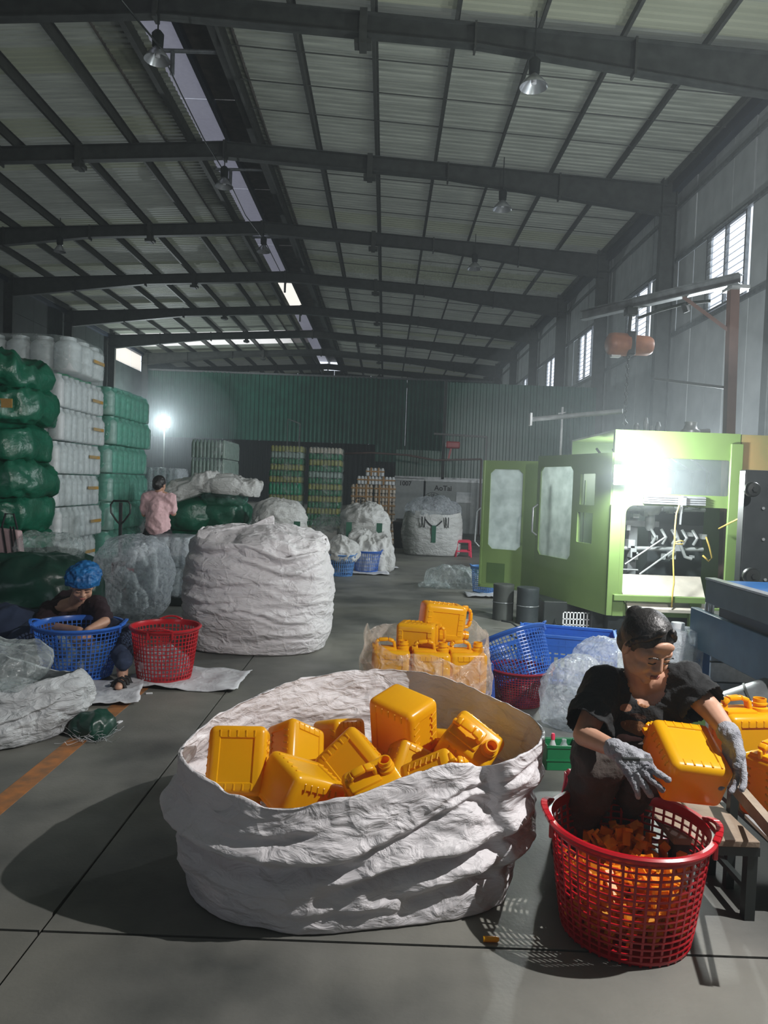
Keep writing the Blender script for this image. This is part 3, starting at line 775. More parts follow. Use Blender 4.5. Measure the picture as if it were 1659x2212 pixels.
def head_parts(X, parent, hairstyle='bun', sc=1.):
    """face, ears and neck stub are added to the body figure; hair, brows and lips are built as parts"""
    S = Matrix.Diagonal((sc, sc, sc, 1)); Xh = X @ S
    def add(f):
        f.X = Xh
        f.ell((0, .016, .030), (.075, .092, .086)); f.ell((0, -.018, -.030), (.068, .066, .076)); f.ell((0, -.030, -.070), (.050, .048, .034))
        f.ell((0, -.066, -.092), (.020, .016, .016))
        for s in (-1, 1):
            f.ell((s*.034, -.050, -.032), (.034, .033, .034)); f.ell((s*.044, -.030, -.058), (.024, .034, .030)); f.ell((s*.031, -.072, .004), (.019, .012, .014)); f.ell((s*.050, -.040, .010), (.022, .030, .030)); f.ell((s*.076, .010, -.012), (.010, .020, .030), Euler((0, 0, s*.3)).to_matrix())
            f.cap((s*.012, -.076, .028), .010, (s*.046, -.064, .026), .009); f.ell((s*.013, -.090, -.027), (.009, .010, .008))
        f.cap((0, -.079, .018), .009, (0, -.097, -.022), .0125)
        f.ell((0, -.082, -.054), (.028, .013, .018)); f.ell((0, -.070, .055), (.046, .012, .026))
        f.X = Matrix()
    def extras():
        for s in (-1, 1):
            b = MB(); b.tube([Xh @ Vector((s*(.030+q*.0055), -.0855+abs(q)*.0017, -.003+.0007*q*q*.3)) for q in range(-3, 4)], .0018*sc, 6)
            o = b.build('eyelashes', 'hair', None); o.parent = parent; o.matrix_parent_inverse = parent.matrix_basis.inverted()
            b = MB(); b.tube([Xh @ Vector((s*(.033+q*.007), -.0885+abs(q+1)*.0024, .026-.0009*q*q)) for q in range(-3, 4)], .0027*sc, 6)
            o = b.build('eyebrow', 'hair', None); o.parent = parent; o.matrix_parent_inverse = parent.matrix_basis.inverted()
        f = Fig(); f.X = Xh
        f.cap((-.016, -.094, -.0515), .0045, (.016, -.094, -.0515), .0045); f.cap((-.012, -.094, -.059), .0055, (.012, -.094, -.059), .0055); f.ell((0, -.097, -.055), (.012, .006, .007)); f.build('lips', 'lips', parent, vox=.0022, smooth=2)
        if hairstyle in ('bun', 'short'):
            h = Fig(); h.X = Xh
            h.ell((0, .024, .040), (.085, .100, .092)); h.ell((0, .060, -.010), (.070, .060, .075))
            if hairstyle == 'bun': h.ell((-.020, .092, .072), (.038, .034, .034))
            no = (Xh.to_3x3() @ Vector((0, -1, -.75))).normalized()
            h.build('hair', 'hair', parent, vox=.0055, smooth=5, noise_=.0010, nsc=60, cut=[(Xh @ Vector((0, -.060, .050)), no)])
            for s in (-1, 1):
                h = Fig(); h.X = Xh; h.chain([((s*.02, -.050, .112), .012), ((s*.060, -.034, .070), .012), ((s*.074, -.004, .03), .012), ((s*.080, .010, -.005), .007)]); h.build('hair_strand', 'hair', parent, vox=.005, smooth=3, noise_=.003, nsc=50)
        elif hairstyle == 'back':
            h = Fig(); h.X = Xh; h.ell((0, .018, .030), (.086, .100, .096)); h.ell((0, .065, -.02), (.07, .045, .07)); h.ell((0, .11, -.01), (.035, .03, .035)); h.build('hair', 'hair', parent, vox=.008, smooth=3, noise_=.006, nsc=40)
    return add, extras
def hand_fig(f, w_, d, n, sc=1., curl=.5, side=1, thumb=.35, spread=.10):
    """palm plus four unequal curled fingers and a thumb; d points along the fingers, n towards the palm side"""
    w_ = Vector(w_); d = Vector(d).normalized(); n = Vector(n); n = (n-d*n.dot(d)).normalized(); a = d.cross(n)*side
    P = lambda x, y, z: w_+(d*x+a*y+n*z)*sc
    for y in (-.028, -.010, .009, .026): f.cap(P(.005, y*.6, 0), .017*sc, P(.082, y, 0), .0125*sc)
    f.ell(P(.045, -.022, .006), (.022*sc,)*3)
    for k, (y, l) in enumerate(((-.031, .066), (-.0105, .076), (.0105, .071), (.030, .055))):
        p = P(.084, y, 0); r = .0105*sc; ang = 0
        for q, fr in enumerate((.45, .31, .24)):
            ang += curl*(.75+.25*q)+.05*k; dd = (d*math.cos(ang)+n*math.sin(ang)+a*(k-1.5)*spread).normalized(); nn = p+dd*l*fr*sc*1.15
            f.cap(p, r, nn, r*.9); p = nn; r *= .9
    f.chain([(P(.018, -.024, .006), .016*sc), (P(.052, -.050, .018+.02*thumb), .0125*sc), (P(.082, -(.056-.02*thumb), .026+.04*thumb), .0105*sc)])
def own(o, parent):
    o.parent = parent; o.matrix_parent_inverse = parent.matrix_basis.inverted(); return o
# ================================================================== FOREGROUND
# ---- big open sack of yellow cans
rim = [(-.66, 2.50, .50), (-.50, 2.36, .46), (-.325, 2.30, .425), (-.10, 2.33, .45), (.12, 2.42, .50), (.285, 2.47, .525), (.36, 2.52, .50), (.46, 2.50, .53), (.60, 2.64, .56), (.595, 2.82, .58), (.43, 3.10, .60), (.24, 3.30, .61), (.07, 3.38, .61), (-.16, 3.34, .60), (-.38, 3.20, .585), (-.56, 2.95, .55), (-.66, 2.72, .52)]
base = [(-.63, 2.56, 0), (-.50, 2.42, 0), (-.27, 2.345, 0), (-.10, 2.35, 0), (.12, 2.40, 0), (.33, 2.46, 0), (.42, 2.52, 0), (.46, 2.56, 0), (.50, 2.70, 0), (.50, 2.86, 0), (.42, 3.05, 0), (.25, 3.18, 0), (.05, 3.22, 0), (-.18, 3.18, 0), (-.38, 3.08, 0), (-.56, 2.92, 0), (-.64, 2.74, 0)]
t = thing('woven_sack', 'large open white woven sack full of yellow jerrycans in the foreground', 'sack', (-.05, 2.8, 0))
def rel(pts, c): return [(p[0]-c[0], p[1]-c[1], p[2]-c[2]) for p in pts]
o = sack_mesh(rel(base, t.location), rel(rim, t.location), depth=.45, bulge=.012, wr=.015, seed=2.3, n=420, nz=110, wscale=4.4, horiz=1.8, inset=.005,
  creases=((.50, -2.55, 1.0, -.05, .06, .07), (.40, -1.0, .95, .12, .042, .045), (.66, -1.05, .7, .16, .018, .03), (.80, -.7, .6, .2, .014, .025), (.22, -.6, .7, .1, .03, .05), (.10, -1.6, .6, -.08, .012, .03), (.62, .1, .8, -.1, .03, .06), (.30, .3, .7, .1, .025, .05), (.5, 1.8, 1.2, .02, .02, .06), (.72, -2.2, .5, .1, .010, .03), (.55, -1.7, .5, .2, .010, .025))).build('sack_body', 'woven_white', t, smooth='full')
# can positions from the photograph: (px, py, depth, rotation)
G = 'yellow jerrycans inside the foreground sack'
U = PI
cans = [('yellow jerrycan at the left of the foreground sack, ribbed side square to the viewer', at(515, 1645, 2.62), (U-.42, 0, .06), 1.0),
        ('yellow jerrycan lying just right of the leftmost one in the foreground sack', at(637, 1632, 2.86), (U-.55, .5, .75), .95),
        ('yellow jerrycan lying lowest at the front of the foreground sack', at(648, 1705, 2.56), (U+1.15, .15, -.95), 1.02),
        ('yellow jerrycan tilted on edge in the middle of the foreground sack', at(768, 1660, 2.74), (U-.7, -.75, .25), .98),
        ('largest looking yellow jerrycan, highest at the back of the foreground sack', at(872, 1570, 2.96), (U+.25, .12, -.72), 1.12),
        ('yellow jerrycan with its looped handle facing up, right end of the foreground sack', at(1010, 1618, 2.84), (.75, .55, -.35), 1.0),
        ('yellow jerrycan showing its handle just over the sack front edge', at(812, 1722, 2.52), (.35, -.35, .35), .9),
        ('orange shaded yellow jerrycan half hidden behind the middle of the foreground sack', at(735, 1612, 3.06), (U-.3, .2, .9), .92),
        ('yellow jerrycan poking up by its corner at the front right of the sack', at(940, 1688, 2.66), (.9, .7, .9), .85),
        ('yellow jerrycan squeezed under the largest looking one in the foreground sack', at(880, 1668, 2.84), (U-.5, .5, .2), .85),
        ('yellow jerrycan deep behind the loop handled one in the foreground sack', at(968, 1600, 3.04)-Vector((0, 0, .06)), (U, .3, 1.2), .85)]
for i, (lb, p, rot, sc) in enumerate(cans):
    e = Euler(rot).to_matrix(); off = e @ Vector((0, 0, .118*sc))
    can(lb, p-off, rot, G, sc)
# ---- red basket with trimmings
BK = Vector((.855, 2.435, 0))
basket('basket', 'large red plastic lattice basket of yellow trimmings in the right foreground', BK, .205, .255, .365, 'red_plastic', rows=15, cols=42, handles=(PI*.93,), bar=.0062)
b = MB(); rnd = random.Random(5)
for k in range(430):
    a = rnd.uniform(0, 2*PI); z = rnd.uniform(.02, .28); r = rnd.uniform(.1, .95)**.5*(.185+.035*z/.36)
    if z > .25-.03*math.cos(a*2): continue
    X = T(r*math.cos(a), r*math.sin(a), z) @ Euler((rnd.uniform(0, 6), rnd.uniform(0, 6), rnd.uniform(0, 6))).to_matrix().to_4x4()
    l = rnd.uniform(.018, .038); b.box((-l, -.013, -.004), (l, .013, .004), X); b.box((l*.6, -.013, -.004), (l, .013, .022), X)
o = b.build('trimming', 'yellow_scrap', None, loc=BK+Vector((0, 0, .008))); tag(o, 'yellow plastic trimmings filling the lower half of the red foreground basket', 'plastic scrap', kind='stuff')
p = fl(1060, 2035)
o = MB().tube([(-.024, 0, .009), (.02, .002, .009), (.026, .002, .009)], [.009, .0095, .006], 10).build('scrap_piece', 'yellow_plastic', None, smooth=True, loc=p); tag(o, 'short yellow plastic scrap lying alone on the concrete', 'plastic scrap')
# ---- low work bench at the right
t = thing('work_bench', 'low wooden topped work bench with steel frame beside the red foreground basket', 'bench', (1.18, 2.65, 0))
b = MB()
for i in range(2):
    MB().box((-.15+i*.15, -.16, .262), (-.004+i*.15, .20, .285)).build('plank', 'wood', t, bevel=.003, bseg=1)
for (x, y) in ((-.13, -.13), (.13, -.13), (-.13, .17), (.13, .17)):
    MB().bar((x, y, 0), (x, y, .262), .035, .035).build('leg', 'black_iron', t)
b = MB(); b.bar((-.15, -.14, .245), (.15, -.14, .245), .03, .03); b.bar((-.15, .18, .245), (.15, .18, .245), .03, .03); b.bar((-.13, -.13, .1), (-.13, .17, .1), .02); b.bar((.13, -.13, .1), (.13, .17, .1), .02); b.build('frame', 'black_iron', t)
t2 = thing('rail_frame', 'rusty steel angle rail beside the wooden bench, holding yellow cans', 'rail', (0, 0, 0))
a0 = at(1585, 1683, 2.72); a1 = at(1700, 1815, 2.15)
b = MB(); b.bar(a0, a1, .030, .006); b.bar(a0-Vector((.013, 0, .02)), a1-Vector((.013, 0, .02)), .006, .04); b.build('rail', 'wood', t2)
c0 = at(1612, 1763, 2.6); c1 = at(1700, 1850, 2.15)
MB().bar(c0, c1, .012, .012).build('round_bar', 'steel_light', t2)
for p in (a0,): MB().bar((p.x, p.y, 0), p, .03, .03).build('leg', 'black_iron', t2)
# shelf the cans stand on
t3 = thing('low_table', 'low dark table under the yellow cans at the right edge', 'table', (1.82, 2.95, 0))
MB().box((-.42, -.42, .24), (.45, .42, .26)).build('tabletop', 'steel_dark', t3)
for sx in (-1, 1):
    for sy in (-1, 1): MB().bar((sx*.38, sy*.38, 0), (sx*.38, sy*.38, .24), .03, .03).build('leg', 'black_iron', t3)
can('yellow jerrycan standing upright behind the gloved hand', (fl(1600, 1655, .20)).to_tuple(), (0, 0, .15), None, 1.0)
CANUSED[-1].location = (1.60, 3.20, .262); CANUSED[-1].scale = (1.15,)*3
can('yellow jerrycan nearest the right edge, cut off by the frame behind the steel rail', (1.51, 2.76, .262), (0, 0, .5), None, 1.0)
# ---- green box with the red capped bottle
t = thing('crate', 'small dark green plastic crate left of the seated woman', 'crate', tuple(fl(1208, 1655)), .05)
b = MB(); b.box((-.085, -.06, 0), (.085, .06, .008)); 
for s in (-1, 1): b.box((-.085, s*.06-.003, 0), (.085, s*.06+.003, .13)); b.box((s*.085-.003, -.06, 0), (s*.085+.003, .06, .13))
b.build('box', 'green_plastic', t, bevel=.002, bseg=1)
b = MB(); b.box((-.09, -.068, .118), (.09, -.06, .132)); b.box((-.09, .06, .118), (.09, .068, .132)); b.box((-.09, -.068, .05), (.09, -.063, .058)); b.build('lip', 'green_plastic', t)['kind'] = 'stuff'
g0 = t.location.copy()
t = thing('bottle', 'small white bottle with a red cap standing in the green crate', 'bottle', tuple(g0+Vector((-.04, 0, .01))))
MB().lathe([(.001, 0), (.018, 0), (.019, .01), (.019, .1), (.010, .125), (.009, .135)], 14).build('body', 'white_jug', t, smooth=True)
MB().lathe([(.001, .133), (.011, .133), (.011, .155), (.008, .165), (.001, .165)], 12).build('cap', 'pink_plastic', t, smooth=True)
t = thing('bottle', 'second small clear bottle lying open in the green crate', 'bottle', tuple(g0+Vector((.02, 0, .01))))
MB().lathe([(.001, 0), (.022, 0), (.022, .10), (.012, .12), (.012, .135), (.001, .135)], 14).build('body', 'milky_film', t, smooth=True)
# ---- bag of yellow cans behind the sack
cx, cy = .27, 4.25
t = thing('plastic_bag', 'clear plastic bag packed with yellow jerrycans behind the foreground sack', 'bag', (cx, cy, 0), .0)
rm = ellipse(0, 0, .345, .30, .60, 18, 2.8, dz=lambda a: .05*math.sin(2*a+1)-.03*math.sin(a*5)+.03*math.sin(a))
bs = ellipse(0, 0, .33, .28, .0, 18, 3.2)
sack_mesh(bs, rm, depth=.2, bulge=.03, wr=.012, seed=6, n=140, nz=40, wscale=6, inset=.004).build('bag_film', 'pinkish_film', t, smooth='full')
for k, (x, y, z, rz, rx) in enumerate(((-.20, -.13, .30, .0, 0), (.02, -.15, .30, .0, 0), (.22, -.12, .30, .1, 0), (-.20, -.14, .03, 0, 0), (.02, -.15, .03, 0, 0), (.22, -.12, .03, 0, 0))):
    can('yellow jerrycan in the clear bag, %s row, %s one' % ('upper' if k < 3 else 'lower', ('leftmost', 'middle', 'rightmost')[k % 3]), (cx+x, cy+y, z), (rx, 0, rz+.02*k), 'yellow jerrycans packed in the clear bag', 1.04)
can('yellow jerrycan lying on top of the clear bag behind the foreground sack', (cx+.03, cy+.10, .60), (PI/2-.1, .1, -.9), None, 1.05)
CANUSED[-1].location = (cx+.10, cy-.05, .585+.02); CANUSED[-1].rotation_euler = (0.12, PI/2+.1, .3)
CANUSED[-1].location = (cx-.03, cy+.06, .68)
can('second yellow jerrycan sunk lower in the mouth of the clear bag', (cx-.16, cy+.0, .58), (0, PI/2, -.25), None, .95)
# ---- blue stool, tilted blue basket in red basket, blue crate behind
stool('stool', 'dark blue plastic stool between the bag of yellow cans and the stacked baskets', (at(1022, 1450, 4.98).x, 5.0, 0), .22, .30, 'blue_stool', .12)
RB = at(1122, 1450, 5.03); RB.z = 0
basket('basket', 'dark red basket on the floor with a tilted blue basket standing in it', RB, .150, .205, .245, 'dark_red_plastic', rows=14, cols=60, handles=(0,), bar=.0045)
BB = Vector((RB.x+.045, RB.y-.02, .15))
basket('basket', 'blue lattice basket tilted over inside the dark red basket', BB, .185, .240, .33, 'blue_plastic', rows=14, cols=56, rot=(-.40, -.34, 0), handles=(0,), bar=.0052)
p = at(1222, 1440, 5.75)
t = thing('crate', 'bright blue open plastic crate behind the tilted blue basket', 'crate', (p.x, p.y, 0), -.25)
b = MB(); w_, d_, h_ = .36, .22, .36
for s in (-1, 1):
    for k in range(15): x = -w_+2*w_*k/14; b.box((x-.008, s*d_-.004, 0), (x+.008, s*d_+.004, h_))
    for k in range(10): y = -d_+2*d_*k/9; b.box((s*w_-.004, y-.008, 0), (s*w_+.004, y+.008, h_))
    for z in (.02, .12, .22, .30): b.box((-w_, s*d_-.005, z-.008), (w_, s*d_+.005, z+.008)); b.box((s*w_-.005, -d_, z-.008), (s*w_+.005, d_, z+.008))
    b.box((-w_, s*d_-.002, .24), (w_, s*d_+.002, h_)); b.box((s*w_-.002, -d_, .24), (s*w_+.002, d_, h_))
b.box((-w_, -d_, 0), (w_, d_, .012)); b.build('lattice', 'blue_plastic', t)
b = MB()
for s in (-1, 1): b.box((-w_-.02, s*d_-.012, h_-.01), (w_+.02, s*d_+.02*s if s > 0 else s*d_+.012, h_+.012)); b.box((s*w_-.012, -d_-.02, h_-.01), (s*w_+.012, d_+.02, h_+.012))
b.build('rim', 'blue_plastic', t, bevel=.003, bseg=1)
# ---- clear crumpled bags behind the woman
for k, (px, py, Y, rx, ry, rz_, lb, mt) in enumerate(((1240, 1480, 4.6, .16, .16, .22, 'crumpled clear plastic bag slumped between red basket and the seated woman', 'milky_film'),
                                             (1320, 1440, 5.05, .24, .22, .24, 'wide clear plastic bag bunched up behind the seated woman\'s shoulder', 'milky_film'))):
    p = at(px, py, Y)
    o = blob_mesh(rx, ry, rz_, seed=k+3, n=90, m=50, e=.9, wr=.035, wscale=6, flat=.1).build('plastic_bag', mt, None, smooth='full', loc=(p.x, p.y, 0)); tag(o, lb, 'bag')
# white jug in bag by the blue frame
p = at(1462, 1400, 5.0)
t = thing('white_container', 'white plastic jug standing in clear film between the woman and the blue frame', 'jug', (p.x, p.y, 0))
jug('w', .20, .20, .60, t, Matrix(), 'jug', 'white_jug', .4)
film_box(.22, .22, .56, 'milky_film', t, 4, 'film')
# ================================================================== BLOW MOULDING MACHINE (right)
def rrect(x0, z0, x1, z1, r, n=5, ch=False):
    pts = []
    for cx, cz, a0 in ((x1-r, z1-r, 0), (x0+r, z1-r, PI/2), (x0+r, z0+r, PI), (x1-r, z0+r, 3*PI/2)):
        for k in range(2 if ch else n+1):
            a = a0+(PI/2)*k/(1 if ch else n); pts.append((cx+r*math.cos(a), cz+r*math.sin(a)))
    return pts
def panel_holes(x0, z0, x1, z1, holes, th, name, m, parent, X=None, bev=.004):
    """sheet metal panel in XZ with window openings (each hole a list of outline points)"""
    bm = bmesh.new()
    def loop(pts): 
        vs = [bm.verts.new((x, 0, z)) for x, z in pts]; return [bm.edges.new((vs[i], vs[(i+1) % len(vs)])) for i in range(len(vs))]
    es = loop([(x0, z0), (x1, z0), (x1, z1), (x0, z1)])
    for h in holes: es += loop(h)
    bmesh.ops.triangle_fill(bm, use_beauty=True, use_dissolve=False, edges=es)
    r = bmesh.ops.extrude_face_region(bm, geom=bm.faces[:])
    for v in [g for g in r['geom'] if isinstance(g, bmesh.types.BMVert)]: v.co.y += th
    bmesh.ops.recalc_face_normals(bm, faces=bm.faces)
    me = bpy.data.meshes.new(name); bm.to_mesh(me); bm.free(); me.materials.append(M[m])
    o = bpy.data.objects.new(name, me); C.objects.link(o); o.parent = parent
    if X is not None: o.matrix_local = X
    return o
MY = 7.40
mx = lambda px, py=1100: at(px, py, MY).x
mz = lambda py, px=1450: at(px, py, MY).z
mc = thing('moulding_machine', 'tall green blow moulding machine with open doors and windows behind the seated woman', 'machine', (2.22, MY, 0))
O = mc.location
def L(p): return Vector(p)-O
x0 = mx(1322); xr = mx(1592); xo = 4.6
zt = mz(932); zb = .24
h1 = rrect(mx(1366, 1020)-O.x, mz(1068), mx(1585, 1020)-O.x, mz(990), .05)
h2 = rrect(mx(1350, 1150)-O.x, mz(1312), mx(1583, 1150)-O.x, mz(1094), .09)
panel_holes(x0-O.x, zb, xr-O.x, zt, [h1, h2], .06, 'front_panel', 'machine_green', mc)
MB().box((x0-O.x-.02, -.035, zb), (x0-O.x+.09, .0, mz(1090)-.02)).build('corner_post', 'machine_green', mc, bevel=.004, bseg=1)
MB().box((xr-O.x-.10, -.03, zb), (xr-O.x+.02, .0, zt-.1)).build('corner_post', 'machine_green', mc, bevel=.004, bseg=1)
MB().box((xr-O.x+.01, .02, .2), (xo-O.x, .08, zt-.005)).build('side_panel', 'machine_green', mc)
MB().box((xr-O.x+.012, .0, zt-.42), (xo-O.x, .018, zt-.006)).build('top_panel', 'machine_orange', mc)
MB().box((h1[12][0]-.01, .065, mz(1068)-.02), (mx(1590, 1020)-O.x, .07, mz(990)+.02)).build('window_pane', 'clear_acrylic', mc)
# roof, back and far side
MB().box((x0-O.x, .06, zt-.02), (xo-O.x, 1.7, zt)).build('roof_panel', 'machine_green', mc)
MB().box((x0-O.x, 1.7, .2), (xo-O.x, 1.74, zt)).build('back_panel', 'machine_green_dark', mc)
# interior: clamp, platens, tie bars, die head
b = MB()
for k, x in enumerate((.12, .26, .42)): b.box((x, .55, .55), (x+.09, .75, 1.55))
b.box((.08, .5, 1.12), (.72, .58, 1.18)); b.box((.08, .48, .98), (.35, .56, 1.02)); b.build('platen', 'steel_mid', mc)
b = MB(); b.box((.70, .75, .5), (1.30, 1.1, 1.75)); b.box((.05, .9, .4), (1.35, 1.4, .6)); b.build('clamp_block', 'machine_black', mc)
b = MB(); b.lathe([(.10, 1.25), (.13, 1.3), (.13, 1.55), (.09, 1.62), (.09, 1.9)], 20, T(.62, .55, 0)); b.lathe([(.03, 1.08), (.05, 1.12), (.05, 1.26)], 16, T(.62, .5, 0)); b.build('die_head', 'steel_light', mc, smooth=True)
b = MB()
for z in (.88, 1.3): b.tube([(.2, .5, z), (1.2, .5, z+.02)], .022)
b.tube([(.35, .42, .72), (.75, .4, 1.02)], .010); b.tube([(.5, .4, .62), (.86, .4, .9)], .010); b.tube([(.85, .4, 1.1), (.98, .42, .82), (1.05, .42, .80)], .018); b.tube([(.25, .45, .66), (.5, .45, .66)], .008)
b.build('tie_bar', 'steel_light', mc, smooth=True)['kind'] = 'stuff'
b = MB()
rnd = random.Random(3)
for k in range(22):
    x = rnd.uniform(.1, 1.2); z = rnd.uniform(.75, 1.35); s_ = rnd.uniform(.02, .07); b.box((x, .45, z), (x+s_, .5+s_, z+s_*rnd.uniform(.6, 2)))
for k in range(5): x = .62+k*.11; b.tube([(x, .46, 1.1), (x+.03, .4, 1.02), (x+.01, .44, .95)], .016)
b.build('fitting', 'steel_light', mc)['kind'] = 'stuff'
b = MB()
for k in range(6):
    x = .1+.18*k; b.tube([(x, .8, 1.95), (x+.1, .6, 1.75+.02*k), (x+.25, .55, 1.72), (x+.3, .7, 1.5)], .014)
b.build('cable_bundle', 'black_iron', mc)['kind'] = 'stuff'
MB().box((.74, .42, mz(1066)), (.80, .5, mz(1066)+.06)).build('valve_block', 'hoist_orange', mc)
# dusty tray
b = MB(); a = [(mx(1352, 1258)-O.x, .35, mz(1256)+.02), (mx(1545, 1258)-O.x, .35, mz(1256)+.02), (mx(1520, 1310)-O.x, -.10, mz(1314)+.0), (mx(1350, 1310)-O.x, -.10, mz(1314)+.0)]
b.add([Vector(p) for p in a]+[Vector(p)-Vector((0, 0, .03)) for p in a], [(0, 3, 2, 1), (4, 5, 6, 7), (0, 1, 5, 4), (1, 2, 6, 5), (2, 3, 7, 6), (3, 0, 4, 7)]); b.build('tray', 'tray_dusty', mc)
b = MB(); b.box((.09, -.09, .40), (1.0, -.03, .46)); b.box((.09, -.05, .24), (.20, 0, .42)); b.box((.86, -.05, .0), (.98, 0, .42)); b.build('lower_rail', 'machine_green', mc, bevel=.004, bseg=1)
b = MB(); b.box((.10, .1, .02), (1.2, 1.5, .38)); b.build('sump', 'machine_black', mc)
# aluminium profile with clamp rod
b = MB(); xa, xb, z_ = mx(1388, 1080)-O.x, mx(1520, 1080)-O.x, mz(1080)
for k in range(4): b.box((xa, -.055, z_-.045+k*.022), (xb, -.02, z_-.030+k*.022))
b.box((xa, -.035, z_-.045), (xb, -.005, z_+.045)); b.build('aluminium_rail', 'aluminium', mc)
b = MB(); xq = mx(1466, 1100)-O.x; b.bar((xq, -.075, z_+.05), (xq-.01, -.075, z_-.24), .018); b.box((xq-.03, -.085, z_-.05), (xq+.04, -.05, z_+.03)); b.build('clamp_rod', 'aluminium', mc)
# things on the roof
b = MB(); xk = at(1492, 915, MY+.4).x-O.x
b.lathe([(.07, zt), (.10, zt+.01), (.10, zt+.05), (.07, zt+.07), (.06, zt+.11), (.065, zt+.14), (.01, zt+.15)], 20, T(xk, .4, 0)); b.tube([(xk+.08, .4, zt+.04), (xk+.2, .4, zt+.05)], .03); b.build('air_valve', 'steel_light', mc, smooth=True)
b = MB()
for k, (px, h_) in enumerate(((1375, .10), (1395, .16), (1408, .08), (1422, .12))): x = at(px, 915, MY+.3).x-O.x; b.lathe([(.025, zt), (.03, zt+h_*.6), (.015, zt+h_)], 10, T(x, .3, 0))
b.build('fitting', 'steel_mid', mc)['kind'] = 'stuff'
# left door panel (side of the cabin, receding)
dA = Vector((x0-.02, MY, 0)); dB = Vector((at(1157, 1130, 8.75).x, 8.75, 0)); dl = (dB-dA).length; ang = math.atan2(dA.y-dB.y, dA.x-dB.x)
X = T(*(dB-O)) @ R(ang)
def du(px):   # photo column -> distance along the panel
    best = min((abs((830+1600*((dB+(dA-dB)*f).x)/((dB+(dA-dB)*f).y))-px+3), f) for f in [i/400 for i in range(401)]); return best[1]*dl
z0, z1 = .24, 1.87
hA = rrect(du(1168), .72, du(1238), 1.74, .05, ch=True)
hB = rrect(du(1254), 1.33, du(1286), 1.66, .006, ch=True); hC = rrect(du(1251), .93, du(1284), 1.25, .006, ch=True)
panel_holes(0, z0, dl, z1, [hA, hB, hC], .04, 'door_panel', 'machine_green', mc, X)
for nm, h in (('door_window', hA), ('door_window', hB), ('door_window', hC)):
    xs_ = [p[0] for p in h]; zs_ = [p[1] for p in h]
    MB().box((min(xs_)-.01, .015, min(zs_)-.01), (max(xs_)+.01, .021, max(zs_)+.01)).build(nm, 'acrylic' if h is hA else 'clear_acrylic', mc).matrix_local = X
b = MB()
for k in range(14):
    x = hB[1][0]+.01+k*.017; b.tube([(x, .3, 1.2), (x+.02, .32, 1.0+.01*k)], .006, 5)
b.tube([(du(1187), -.03, 1.42), (du(1187), -.07, 1.38), (du(1187), -.07, .95), (du(1187), -.03, .90)], .012)
h = MB(); h.tube([(.03, .0, 1.30), (.03, -.06, 1.26), (.03, -.06, .98), (.03, 0, .94)], .012); o = h.build('door_handle', 'aluminium', mc, smooth=True); o.matrix_local = X
MB().box((0, .04, z1-.03), (dl, .5, z1)).build('cabin_top', 'machine_green_dark', mc).matrix_local = X
# inner light strip seen through the door window
MB().box((du(1205), .35, .7), (du(1205)+.03, .36, 1.6)).build('inner_rail', 'machine_green', mc).matrix_local = X
# open front door, perpendicular, further back
eA = Vector((at(1040, 1120, 9.55).x, 9.55, 0)); eB = Vector((at(1163, 1120, 9.2).x, 9.2, 0)); el = (eB-eA).length; ang2 = math.atan2(eB.y-eA.y, eB.x-eA.x)
X2 = T(*(eA-O)) @ R(ang2)
zt2 = 1.83
hD = rrect(.10, .70, .53, 1.72, .055, ch=True)
panel_holes(0, .20, el, zt2, [hD], .03, 'open_door', 'machine_green', mc, X2)
MB().box((.09, .012, .69), (.54, .018, 1.73)).build('door_window', 'acrylic', mc).matrix_local = X2
h = MB(); h.tube([(-.005, -.02, 1.22), (-.05, -.05, 1.17), (-.06, -.05, .78), (-.01, -.02, .72)], .011); h.build('door_handle', 'aluminium', mc, smooth=True).matrix_local = X2
b = MB(); b.box((0, -.02, .20), (el, .0, .24)); b.box((.0, -.02, .2), (.03, 0, zt2)); b.build('door_edge', 'machine_green', mc, bevel=.004, bseg=1).matrix_local = X2
MB().box((.10, -.004, .26), (.34, 0, .52)).build('door_patch', 'machine_green_dark', mc).matrix_local = X2
# floodlight on the cabin corner
fp = at(1348, 1026, 7.12)
t = thing('floodlight', 'glaring white square work lamp fixed on the green machine corner', 'lamp', tuple(fp))
MB().box((-.085, .01, -.085), (.085, .05, .085)).build('housing', 'aluminium', t, bevel=.01)
MB().box((-.095, -.004, -.095), (.095, .009, .095)).build('lens', 'lamp_glow', t, bevel=.004, bseg=1)
MB().bar((0, .05, -.02), (-.01, .28, -.06), .02).build('bracket', 'steel_dark', t)
MACH.location = fp+Vector((.03, -.20, 0))
# yellow hose hanging over the tray
def P7(px, py, d=7.3): return at(px, py, d)
hs = thing('air_hose', 'yellow air hose hanging and looping in the machine opening', 'hose', tuple(P7(1457, 1200)))
b = MB(); pts = [P7(1467, 1092), P7(1461, 1110), P7(1458, 1140), P7(1457, 1172), P7(1454, 1200), P7(1455, 1235), P7(1456, 1258), P7(1453, 1280), P7(1451, 1312)]
b.tube([p-hs.location for p in pts], .008); b.build('hose_run', 'hose_yellow', hs, smooth='full')
b = MB(); pts = [P7(1457, 1171), P7(1470, 1168), P7(1478, 1170), P7(1474, 1176), P7(1458, 1174)]; b.tube([p-hs.location for p in pts], .007); b.build('hose_loop', 'hose_yellow', hs, smooth='full')
hs2 = thing('air_hose', 'short yellow hose curl in the right half of the machine opening', 'hose', tuple(P7(1530, 1180, 7.6)))
b = MB(); pts = [P7(1525, 1160, 7.6), P7(1532, 1180, 7.6), P7(1538, 1205, 7.6), P7(1531, 1212, 7.6), P7(1518, 1200, 7.6)]; b.tube([p-hs2.location for p in pts], .009); b.build('hose_run', 'hose_yellow', hs2, smooth='full')
